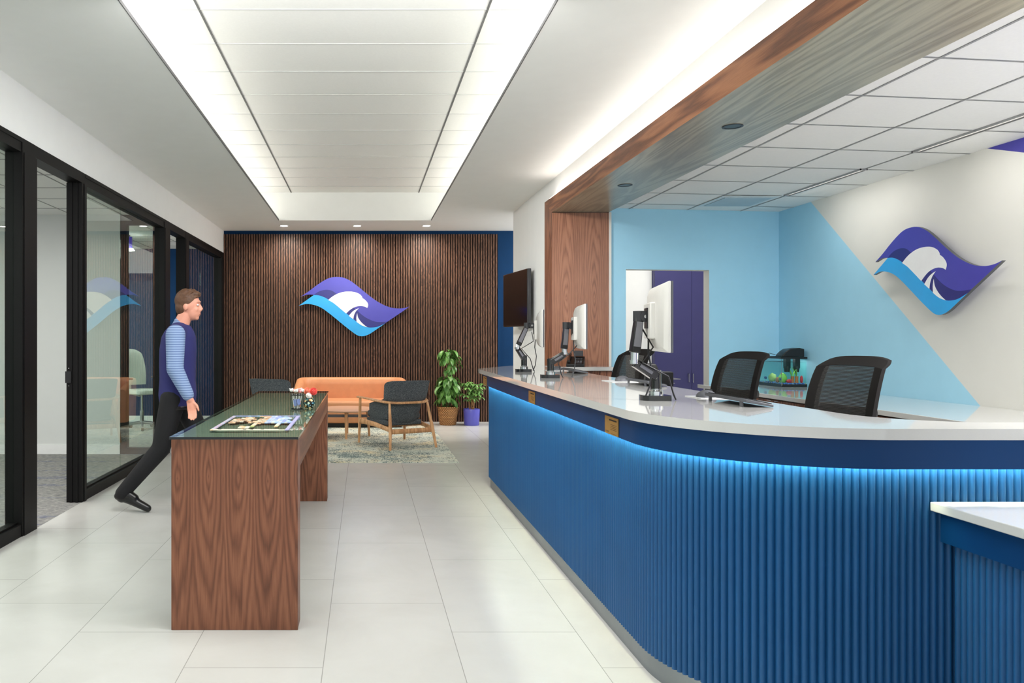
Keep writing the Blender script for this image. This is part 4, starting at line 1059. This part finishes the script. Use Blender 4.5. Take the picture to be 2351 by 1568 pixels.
# mosaic vase and flowers
vx, vy = -.374, 5.21
t = thing('mosaic_vase', 'round mosaic glass vase beside the wire cup on the table', 'vase', (vx, vy, ZGT))
m = MB(); m.lathe([(.0, 0), (.024, 0), (.036, .016), (.041, .038), (.036, .062), (.026, .076), (.028, .084), (.024, .083), (.022, .076)], n=28, cap=False); m.build('body', M['mosaic'], t, True)
def pom(dx, dy, dz, r, m_, lab):
    t = thing('pompom_flower', lab, 'flower', (vx + dx * .3, vy + dy * .3, ZGT + .07), 0, 'pompom flowers in the mosaic vase')
    m = MB(); m.tube([(0, 0, 0), (dx * .7, dy * .7, dz)], .002, 6); m.build('stem', M['stem'], t)
    m = MB(); c_ = Vector((dx * .7, dy * .7, dz)); n_ = 110
    m.ell(c_, (r * .7,) * 3, 10, 8)
    for k in range(n_):
        z = 1 - 2 * (k + .5) / n_; a = k * 2.39996; s_ = math.sqrt(1 - z * z); d = Vector((s_ * math.cos(a), s_ * math.sin(a), z)); p = c_ + d * r; q = d.orthogonal().normalized() * r * .16
        m.add([c_ + d * r * .5 + q, c_ + d * r * .5 - q, p - q * .6, p + q * .6], [(0, 1, 2, 3)])
    m.build('flower_head', m_, t)
pom(.03, -.02, .045, .027, M['flower_coral'], 'coral red pompom flower at the right of the vase')
pom(-.015, .02, .045, .025, M['flower_peach'], 'peach pompom flower at the left of the vase')
pom(.0, -.03, .018, .02, M['flower_white'], 'small white flower low in the vase')

# ---------------------------------------------------------------- lounge
m = MB(); m.box(-1.62, 1.075, 8.68, 12.5, .0006, .009); rug = m.build('rug', [M['rug']]); tag(rug, 'pale green and cream woven rug under the lounge seating', 'rug')
# sofa
t = thing('sofa', 'orange leather sofa with rounded back against the slatted wall', 'sofa', (-.21, 12.42, 0))
m = MB(); m.box(-.80, .80, -.36, .38, .01, .07); m.build('plinth', M['black'], t)
def upath(w, d, r, n=10):
    pts = [(-w, -d)]
    for k in range(n + 1): a = math.pi - (math.pi / 2) * k / n; pts.append((-w + r + r * math.cos(a), d - r + r * math.sin(a)))
    for k in range(n + 1): a = math.pi / 2 - (math.pi / 2) * k / n; pts.append((w - r + r * math.cos(a), d - r + r * math.sin(a)))
    pts.append((w, -d)); return pts
pts = resample(upath(.84, .37, .26), .05); rings = []
n = len(pts)
for i, p in enumerate(pts):
    d = (pts[min(i + 1, n - 1)] - pts[max(i - 1, 0)]).normalized(); nr = Vector((-d.y, d.x))   # outward
    e_ = min(i, n - 1 - i) / (n / 2); hgt = .56 + .20 * min(1, (e_ * 3.2)) ** .8 if e_ * 3.2 < 1 else .76
    hgt = .60 + .16 * min(1, e_ * 2.6) ** .7
    prof = [(-.055, .08), (.045, .08), (.055, .12), (.062, hgt - .05), (.05, hgt - .015), (.015, hgt), (-.03, hgt - .008), (-.06, hgt - .04), (-.065, hgt - .12), (-.055, .3)]
    rings.append([(p.x + nr.x * a, p.y + nr.y * a, z) for a, z in prof])
m = MB(); m.ring_loft(rings); m.build('backrest', M['leather'], t, True, angle=60)
m = MB(); m.box(-.785, .785, -.40, .32, .075, .285); m.build('seat_base', M['leather'], t, bevel=.02, seg=3)
m = MB(); m.box(-.775, .775, -.415, .31, .287, .42); m.build('seat_cushion', M['leather'], t, bevel=.045, seg=5)
m = MB(); m.tube([(-.77, -.404, .286), (.77, -.404, .286)], .005, 8); m.build('piping', M['leather_edge'], t)
# coffee table
t = thing('coffee_table', 'round beige coffee table on oak legs in front of the sofa', 'table', (-.25, 10.98, .009))
m = MB(); m.lathe([(0, .372), (.40, .372), (.435, .385), (.44, .392), (.43, .396), (0, .396)], n=64, cap=False); m.build('table_top', M['tabletop'], t, True)
m = MB(); m.box(-.30, .30, -.02, .02, .27, .31); m.box(-.02, .02, -.30, .30, .27, .31); m.build('stretcher', M['greymetal'], t)
for (x, y) in ((0, -.30), (.30, 0), (0, .30), (-.30, 0)):
    m = MB(); m.tube([(x, y, .372), (x * 1.08, y * 1.08, 0)], [.024, .016], 14); m.build('leg', M['oak'], t, True)
# armchair
def armchair(loc, yaw, lab):
    t = thing('armchair', lab, 'armchair', loc, yaw, 'charcoal armchairs on the rug')
    rf = {}
    for sx in (-1, 1):
        m = MB(); m.tube([(sx * .335, -.47, 0), (sx * .305, -.415, .27), (sx * .275, -.34, .575)], [.015, .023, .015], 14); m.build('leg', M['oak'], t, True)
        m = MB(); m.tube([(sx * .350, .40, 0), (sx * .345, .385, .30), (sx * .350, .36, .605)], [.015, .021, .017], 14); m.build('leg', M['oak'], t, True)
        m = MB(); m.tube([(sx * .30, -.41, .245), (sx * .325, -.05, .285), (sx * .343, .38, .30)], [.018, .02, .022], 10, flat=1.6, up=(0, 0, 1)); m.build('side_rail', M['oak'], t, True)
    m = MB(); m.tube([(-.30, -.41, .225), (.30, -.41, .225)], .016, 10, flat=2.0, up=(0, 0, 1)); m.build('rear_rail', M['oak'], t, True)
    m = MB(); m.tube([(-.34, .37, .28), (.34, .37, .28)], .016, 10, flat=1.8, up=(0, 0, 1)); m.build('front_rail', M['oak'], t, True)
    m = MB(); m.box(-.3, .3, -.15, -.11, .255, .27); m.box(-.3, .3, .11, .15, .265, .28); m.build('cross_slat', M['oak'], t)
    # arm loop
    pts = []
    for k in range(41):
        a = math.pi * 1.0 * k / 40
        ca = math.cos(a); sa = math.sin(a)
        x = -math.copysign(abs(ca) ** .55, ca) * .365; y = .40 - .775 * sa ** .42 if sa > 0 else .40
        pts.append((x, y, .615 - .035 * (sa ** 1.0)))
    pts[0] = (-.352, .43, .612); pts[-1] = (.352, .43, .612)
    m = MB(); m.tube([Vector(p) for p in pts], [.024 + .006 * min(1, min(i, 40 - i) / 4.0) for i in range(41)], 12, flat=.55, up=(0, 0, 1)); m.build('arm_loop', M['oak'], t, True)
    # upholstered shell
    N, K = 20, 24; m = MB(); vs = []; fs = []
    def sp_(u, v, off):
        w = .245 + .035 * min(1, v * 3) + .045 * v
        q_ = max(0, min(1, (.60 - v) / .16)); wrap = .11 + .40 * q_ * q_ * (3 - 2 * q_)
        rd = 1 - .05 * max(0, (v - .9) / .1) ** 3 * abs(u) ** 8
        x = math.copysign(abs(math.sin(abs(u) * math.pi / 2)) ** .85, u) * w
        y = -.22 - .14 * v - .04 * (1 - (1 - min(1, v * 6)) ** 2) + wrap * abs(u) ** 3.2
        z = .285 + .575 * v * rd - .02 * abs(u) ** 6 * v ** 6
        if off: x *= (w - off) / w; y += off * (1 - .6 * abs(u) ** 3); 
        return (x, y, z)
    for off in (0, .065):
        for j in range(N + 1):
            for i in range(K + 1): vs.append(sp_(-1 + 2 * i / K, j / N, off))
    A = (N + 1) * (K + 1)
    for j in range(N):
        for i in range(K):
            a = j * (K + 1) + i; fs.append((a, a + K + 1, a + K + 2, a + 1)); fs.append((A + a, A + a + 1, A + a + K + 2, A + a + K + 1))
        a = j * (K + 1); fs.append((a, A + a, A + a + K + 1, a + K + 1)); b = a + K; fs.append((b, b + K + 1, A + b + K + 1, A + b))
    for i in range(K): fs.append((i, i + 1, A + i + 1, A + i)); a = N * (K + 1) + i; fs.append((a, A + a, A + a + 1, a + 1))
    m.add(vs, fs); m.build('backrest', M['charcoal'], t, bevel=.012, seg=3)
    m = MB(); m.box(-.255, .255, -.24, .36, .28, .345); m.build('seat_base', M['charcoal'], t, bevel=.02, seg=3)
    m = MB(); m.box(-.25, .25, -.22, .37, .348, .44); m.build('seat_cushion', M['charcoal'], t, bevel=.035, seg=4)
    return t
armchair((.42, 10.12, .009), R(26), 'charcoal tweed armchair with oak arm loop, fully visible on the rug')
armchair((-1.12, 10.52, .009), R(-28), 'charcoal tweed armchair mostly hidden behind the walnut table')

# plants
def leaf(m, base, d, L_, w, droop, mi=0):
    # leaf blade from base going in direction d, arching down
    d = Vector(d).normalized(); side = d.cross(Vector((0, 0, 1)))
    side = side.normalized() if side.length > .1 else Vector((1, 0, 0))
    vs = []; n = 6; fs = []
    p = Vector(base); dr = d.copy()
    for k in range(n + 1):
        u = k / n; ww = w * (math.sin(math.pi * min(1, u * .93 + .05)) ** .8) * (1 if u < 1 else 0) + .0006
        nrm = side.cross(dr).normalized()
        vs += [p - side * ww + nrm * ww * .35, p, p + side * ww + nrm * ww * .35]
        dr = (dr + Vector((0, 0, -droop / n))).normalized(); p = p + dr * (L_ / n)
    for k in range(n):
        a = k * 3; fs += [(a, a + 1, a + 4, a + 3), (a + 1, a + 2, a + 5, a + 4)]
    m.add(vs, fs, mi)
t = thing('potted_plant', 'tall potted plant with drooping glossy leaves in a wicker basket', 'plant', (1.365, 12.5, 0))
m = MB(); m.lathe([(0, 0), (.13, 0), (.135, .01), (.155, .15), (.168, .275), (.178, .285), (.178, .30), (.160, .30), (.150, .25), (0, .25)], n=40, cap=False); m.build('basket', M['wicker'], t, True)
m = MB(); m.lathe([(0, .262), (.155, .262)], n=24, cap=False); m.build('soil', M['soil'], t)
m = MB(); m.tube([(0, 0, .25), (.01, 0, .6), (-.005, .01, .9), (.0, 0, 1.15)], [.012, .01, .009, .007], 8); m.tube([(.03, .02, .25), (.06, .0, .55), (.09, .01, .72)], [.008, .007, .005], 8); m.tube([(-.03, -.02, .25), (-.06, .0, .5), (-.08, .01, .68)], [.008, .007, .005], 8); m.build('stem', M['stem'], t, True)
rg = random.Random(5)
m = MB()
def clump(m, c0, n_, spread, L0, w0, droop, rz=.5):
    for _ in range(n_):
        a = rg.uniform(0, 2 * math.pi); e_ = rg.uniform(-.2, .9); r_ = rg.uniform(.2, 1) * spread
        b = Vector(c0) + Vector((math.cos(a) * r_, math.sin(a) * r_ * .8, rg.uniform(-rz, rz)))
        s_ = rg.uniform(.75, 1.15)
        leaf(m, b, (math.cos(a), math.sin(a), e_), L0 * s_, w0 * s_, droop * rg.uniform(.8, 1.3))
clump(m, (0, 0, 1.13), 46, .085, .19, .033, 2.4, .08)
clump(m, (.05, 0, .93), 12, .07, .17, .028, 2.6, .06)
clump(m, (.0, -.02, .66), 70, .11, .20, .038, 2.3, .12)
clump(m, (.0, -.04, .47), 44, .10, .19, .036, 2.4, .08)
m.build('foliage', M['leaf1'], t, True)
t = thing('potted_plant', 'small bushy plant with braided trunk in a violet-blue pot', 'plant', (1.745, 12.45, 0))
m = MB(); m.lathe([(0, 0), (.118, 0), (.122, .008), (.134, .255), (.130, .265), (.122, .258), (.118, .22), (0, .22)], n=40, cap=False); m.build('pot', M['bluepot'], t, True)
m = MB(); m.lathe([(0, .235), (.120, .235)], n=24, cap=False); m.build('soil', M['soil'], t)
m = MB()
for k in range(5):
    ph = k * 2 * math.pi / 5; m.tube([(.022 * math.cos(ph + z * 14) + (-.05 if k > 3 else .02), .022 * math.sin(ph + z * 14), .22 + z) for z in [i * .02 for i in range(12)]], .009, 8)
m.build('trunk', M['bark'], t, True)
m = MB()
for _ in range(34):
    a = rg.uniform(0, 6.28); r_ = rg.uniform(.03, .20); z = .46 + rg.uniform(-.06, .30) * (1 - r_ * 1.6)
    c0 = Vector((r_ * math.cos(a), r_ * math.sin(a) * .9, z)); m.tube([(0.02 * math.cos(a), .02 * math.sin(a), .44), c0], .0025, 5)
    for k in range(6):
        b = k * 1.047 + a; leaf(m, c0, (math.cos(b), math.sin(b), .15), rg.uniform(.075, .115), .017, 1.2)
m.build('foliage', M['leaf2'], t, True)

# ---------------------------------------------------------------- the walking person
def remesh(mb, name, m, voxel, parent=None, smooth_it=6, mats=None):
    me = bpy.data.meshes.new(name); me.from_pydata([tuple(v) for v in mb.v], [], mb.f); me.update()
    o = bpy.data.objects.new(name, me); COL.objects.link(o)
    r_ = o.modifiers.new('r', 'REMESH'); r_.mode = 'VOXEL'; r_.voxel_size = voxel
    if smooth_it: s_ = o.modifiers.new('s', 'SMOOTH'); s_.factor = .5; s_.iterations = smooth_it
    dg = bpy.context.evaluated_depsgraph_get(); dg.update()
    nm = bpy.data.meshes.new_from_object(o.evaluated_get(dg)); nm.name = name
    o.modifiers.clear(); o.data = nm; bpy.data.meshes.remove(me)
    nm.materials.clear()
    for x in ([m] if not isinstance(m, (list, tuple)) else m): nm.materials.append(x)
    nm.polygons.foreach_set('use_smooth', [True] * len(nm.polygons)); nm.update()
    if parent: o.parent = parent
    return o
def limb(m, pts, rs, n=16, flat=1.0, up=None):
    # dense capsule chain
    P_ = [Vector(p) for p in pts]
    for i in range(len(P_) - 1):
        L_ = (P_[i + 1] - P_[i]).length; k = max(2, int(L_ / .02))
        m.tube([P_[i].lerp(P_[i + 1], j / k) for j in range(k + 1)], [rs[i] + (rs[i + 1] - rs[i]) * j / k for j in range(k + 1)], n, flat=flat, up=up)
    for p, r_ in zip(P_, rs): m.ell(p, (r_, r_, r_), 14, 10)
per = thing('person', 'brown-haired person in pale blue shirt, navy vest and black trousers walking past the glazed wall', 'person', (-1.52, 6.33, 0))
RS, RE, RW = Vector((.01, -.185, 1.445)), Vector((.02, -.25, 1.17)), Vector((.14, -.25, .93))
LS, LE, LW = Vector((.0, .185, 1.45)), Vector((-.15, .25, 1.18)), Vector((-.10, .26, .93))
RH, RK, RA = Vector((-.03, -.09, .93)), Vector((-.13, -.10, .52)), Vector((-.43, -.11, .17))
LH, LK, LA = Vector((-.01, .09, .93)), Vector((.17, .10, .53)), Vector((.33, .10, .10))
HC = Vector((.075, 0, 1.68)); ry = Matrix.Rotation(R(8), 3, 'Y')
b = MB()
b.ell(HC + Vector((-.008, 0, .02)), (.094, .075, .105), 24, 16, rot=ry); b.ell(HC + Vector((.03, 0, -.045)), (.064, .056, .074), 20, 14, rot=ry)
b.ell(HC + Vector((.058, 0, -.098)), (.024, .027, .02), 12, 8)       # chin
b.tube([HC + Vector((.085, 0, .02)), HC + Vector((.099, 0, -.012)), HC + Vector((.107, 0, -.028))], [.007, .010, .012], 10); b.ell(HC + Vector((.098, 0, -.034)), (.012, .018, .009), 10, 8)
b.ell(HC + Vector((.078, 0, .035)), (.018, .05, .010), 12, 8)        # brow
for s_ in (-1, 1):
    b.ell(HC + Vector((-.012, s_ * .076, -.012)), (.018, .009, .030), 12, 8); b.ell(HC + Vector((.06, s_ * .035, -.03)), (.025, .02, .022), 10, 8)
b.ell(HC + Vector((.076, 0, -.066)), (.019, .026, .016), 12, 8)
limb(b, [HC + Vector((-.03, 0, -.07)), (.0, 0, 1.50)], [.058, .066])
def torso(m, g):
    prof = [(.86, -.02, .128, .165), (.95, -.02, .138, .172), (1.08, -.02, .130, .158), (1.20, -.02, .133, .164), (1.32, -.015, .135, .176), (1.41, -.01, .122, .178), (1.46, -.005, .10, .150), (1.505, 0, .07, .09)]
    m.ring_loft([[(cx + (rx + g) * math.cos(a), (ry_ + g) * math.sin(a), z + (g if z > 1.4 else 0)) for a in [2 * math.pi * k / 28 for k in range(28)]] for z, cx, rx, ry_ in prof])
    limb(m, [RS, (0, 0, 1.47), LS], [.062 + g, .075 + g, .062 + g])
torso(b, 0)
for s_, (A, B_, C_2) in ((-1, (RS, RE, RW)), (1, (LS, LE, LW))): limb(b, [A, B_, C_2], [.054, .042, .029])
limb(b, [RH, RK, RA], [.088, .056, .040]); limb(b, [LH, LK, LA], [.088, .056, .040])
for A, toe in ((RA, Vector((-.285, -.11, .045))), (LA, Vector((.46, .10, .05)))): limb(b, [A, toe], [.035, .018])
def hand(m, w, d, sgn):
    d = Vector(d).normalized(); fwd = Vector((1, 0, 0)); fwd = (fwd - d * fwd.dot(d)).normalized(); nrm = d.cross(fwd)   # palm width runs along fwd
    for k in range(4):
        u = (k - 1.5) * .0185; root = w + fwd * u * .75 + d * .012; kn = w + fwd * u + d * .088
        L_ = (.068, .080, .076, .060)[3 - k]; curl = nrm * sgn
        p1 = kn + d * L_ * .45 + curl * .010; p2 = p1 + d * L_ * .3 + curl * .016; p3 = p2 + d * L_ * .18 + curl * .018
        m.tube([root, kn], [.012, .0115], 10)
        for a, c_, r0, r1 in ((kn, p1, .0100, .0092), (p1, p2, .0092, .0085), (p2, p3, .0085, .0070)): m.tube([a, c_], [r0, r1], 10); m.ell(c_, (r1,) * 3, 8, 6)
        m.ell(kn, (.0112,) * 3, 8, 6)
    m.ell(w + d * .045, (.030, .016, .045), 14, 10, rot=Matrix((fwd, nrm, d)).transposed())
    t0 = w + fwd * .018 + d * .025; t1 = t0 + fwd * .028 + d * .030 + nrm * sgn * .012; t2 = t1 + fwd * .008 + d * .026 + nrm * sgn * .008; t3 = t2 + d * .018
    for a, c_, r0, r1 in ((t0, t1, .014, .011), (t1, t2, .011, .0098), (t2, t3, .0098, .008)): m.tube([a, c_], [r0, r1], 10); m.ell(c_, (r1,) * 3, 8, 6)
hand(b, RW, (.18, 0, -1), 1); hand(b, LW, (.05, 0, -1), -1)
body = remesh(b, 'body', M['skin'], .0062, per, 3)
h = MB(); h.ell(HC + Vector((-.022, 0, .045)), (.098, .083, .098), 24, 16, rot=ry); h.ell(HC + Vector((-.055, 0, -.01)), (.058, .075, .075), 20, 14)
h.ell(HC + Vector((.04, .01, .098)), (.055, .06, .03), 18, 12)
for k in range(60):
    a = rg.uniform(0, 6.28); z = rg.uniform(.2, 1); s_ = math.sqrt(1 - z * z); d = Vector((s_ * math.cos(a), s_ * math.sin(a), z)); p = HC + Vector((-.022, 0, .045)) + Vector((d.x * .094, d.y * .08, d.z * .096)); h.tube([p, p + Vector((.03, 0, .006)) + d * .006], [.008, .003], 6)
remesh(h, 'hair', M['hair'], .006, per, 2)
for s_ in (-1, 1):
    e_ = MB(); e_.ell(HC + Vector((.078, s_ * .031, .008)), (.011, .013, .009), 12, 8); ey = e_.build('eye', M['eyew'], per, True)
    e_ = MB(); e_.ell(HC + Vector((.0865, s_ * .031, .008)), (.0035, .0055, .0055), 10, 8); e_.build('iris', M['eyed'], ey, True)
m = MB(); m.ell(HC + Vector((.0915, 0, -.067)), (.005, .019, .003), 10, 8); m.build('lips', M['lip'], per, True)
s = MB()
limb(s, [RS + Vector((0, -.005, 0)), RE, RE.lerp(RW, .85)], [.080, .068, .050]); limb(s, [LS, LE, LE.lerp(LW, .85)], [.074, .060, .046])
for A, B_ in ((RE, RW), (LE, LW)):
    s.tube([A.lerp(B_, .84), A.lerp(B_, .94)], [.045, .043], 18)
for k in range(7):
    u = k / 6; p = RS.lerp(RE, u); s.tube([p + Vector((-.05, -.05, .02)), p + Vector((.05, -.05, -.02))], .012, 8)
limb(s, [(.0, 0, 1.49), (.01, 0, 1.535)], [.078, .066])
remesh(s, 'shirt', M['shirt'], .009, per, 5)
v = MB(); torso(v, .014)
remesh(v, 'vest', M['vest'], .010, per, 5)
tr = MB(); tr.ell((-.02, 0, .93), (.128, .172, .10), 24, 14)
limb(tr, [RH, RK, RA + (RK - RA) * -.04], [.108, .076, .058]); limb(tr, [LH, LK, LA + (LK - LA) * -.04], [.108, .076, .058])
remesh(tr, 'trousers', M['trouser'], .010, per, 5)
def shoe(ankle, toe, rot_lab):
    m = MB(); d = (toe - ankle); dh = Vector((d.x, 0, 0)).normalized()
    heel = ankle + Vector((-.045, 0, -.035)) if rot_lab else ankle + Vector((-.05, 0, -.055))
    limb(m, [ankle + Vector((0, 0, -.01)), heel.lerp(toe, .12)], [.046, .042]); limb(m, [ankle, ankle.lerp(toe, .45) + Vector((0, 0, .005))], [.044, .036]); limb(m, [heel, heel.lerp(toe, .5) + Vector((0, 0, .012)), toe], [.034, .039, .030], flat=1.0)
    return remesh(m, 'shoe', M['shoe'], .007, per, 3)
shoe(RA, Vector((-.235, -.11, .034)), True)
shoe(LA, Vector((.52, .10, .035)), False)
# belt
m = MB(); m.lathe([(.137, 0), (.139, .004), (.139, .03), (.137, .034)], (0, 0, 0), 32, cap=False); bl = m.build('belt', M['shoe'], per, True); bl.scale = (1, 1.28, 1); bl.location = (-.02, 0, .835)

# ---------------------------------------------------------------- light
w = bpy.data.worlds.new('world'); S.world = w; w.use_nodes = True
w.node_tree.nodes['Background'].inputs[0].default_value = (.93, .97, 1, 1); w.node_tree.nodes['Background'].inputs[1].default_value = .62
def area(name, loc, rot, sx, sy, e, col=(1, .97, .93)):
    l = bpy.data.lights.new(name, 'AREA'); l.shape = 'RECTANGLE'; l.size = sx; l.size_y = sy; l.energy = e; l.color = col
    o = bpy.data.objects.new(name, l); COL.objects.link(o); o.location = loc; o.rotation_euler = rot; return o
for y in (6.44 + .59, 4.66 + .59): area('slot_lamp', (4.205, y, ZT - .02), (0, R(-14), 0), .03, 1.1, 3.5)
# added unseen lamps that brighten the hall, counter area, lounge and offices
area('added_tray_fill', (-.14, 3.35, TZ - .02), (R(5), 0, 0), 2.4, 2.6, 72, (1, .99, .98))
area('added_wash_fill', (-.14, 4.1, TZ - .40), (R(50), 0, 0), 2.2, 1.0, 34, (1, .99, .98))
area('added_fill_panel', (3.85, 2.9, ZT - .02), (R(6), 0, 0), 1.2, 1.6, 175, (1, .99, .98))  # added lamp out of view, lifts the area behind the counter
l = bpy.data.lights.new('added_wall_spot', 'SPOT'); l.energy = 500; l.spot_size = R(34); l.spot_blend = 1; l.shadow_soft_size = .12; l.color = (1, .99, .98)  # added spot out of view, brightens the white return wall
o = bpy.data.objects.new('added_wall_spot', l); COL.objects.link(o); o.location = (-1.0, 4.3, 3.25); o.rotation_euler = (Vector((2.15, 9.7, 1.9)) - Vector(o.location)).to_track_quat('-Z', 'Y').to_euler()
area('added_fill_panel', (-4.6, 4.4, 2.90), (0, 0, 0), 1.8, 6.5, 120)  # added unseen lamp, brightens the near office and the hall through the glass
area('added_fill_panel', (-4.9, 11.0, 2.90), (0, R(-10), 0), 2.2, 2.6, 190)  # added unseen lamp, brightens the far office and the lounge side
area('added_fill_panel', (3.9, 12.0, 3.1), (0, R(35), 0), 1.6, 1.6, 90)  # added unseen lamp, lights the lounge from the right
area('added_fill_panel', (4.2, 9.9, 2.98), (0, 0, 0), 1.4, 1.0, 18)  # added unseen lamp for the room beyond the doorway

S.view_settings.view_transform = 'Standard'; S.view_settings.look = 'None'; S.view_settings.gamma = 1; S.view_settings.use_curve_mapping = False
S.view_settings.exposure = 0.75
S.cycles.max_bounces = 10; S.cycles.diffuse_bounces = 6; S.cycles.glossy_bounces = 5; S.cycles.transparent_max_bounces = 16; S.cycles.sample_clamp_indirect = 4
S.cycles.use_denoising = True
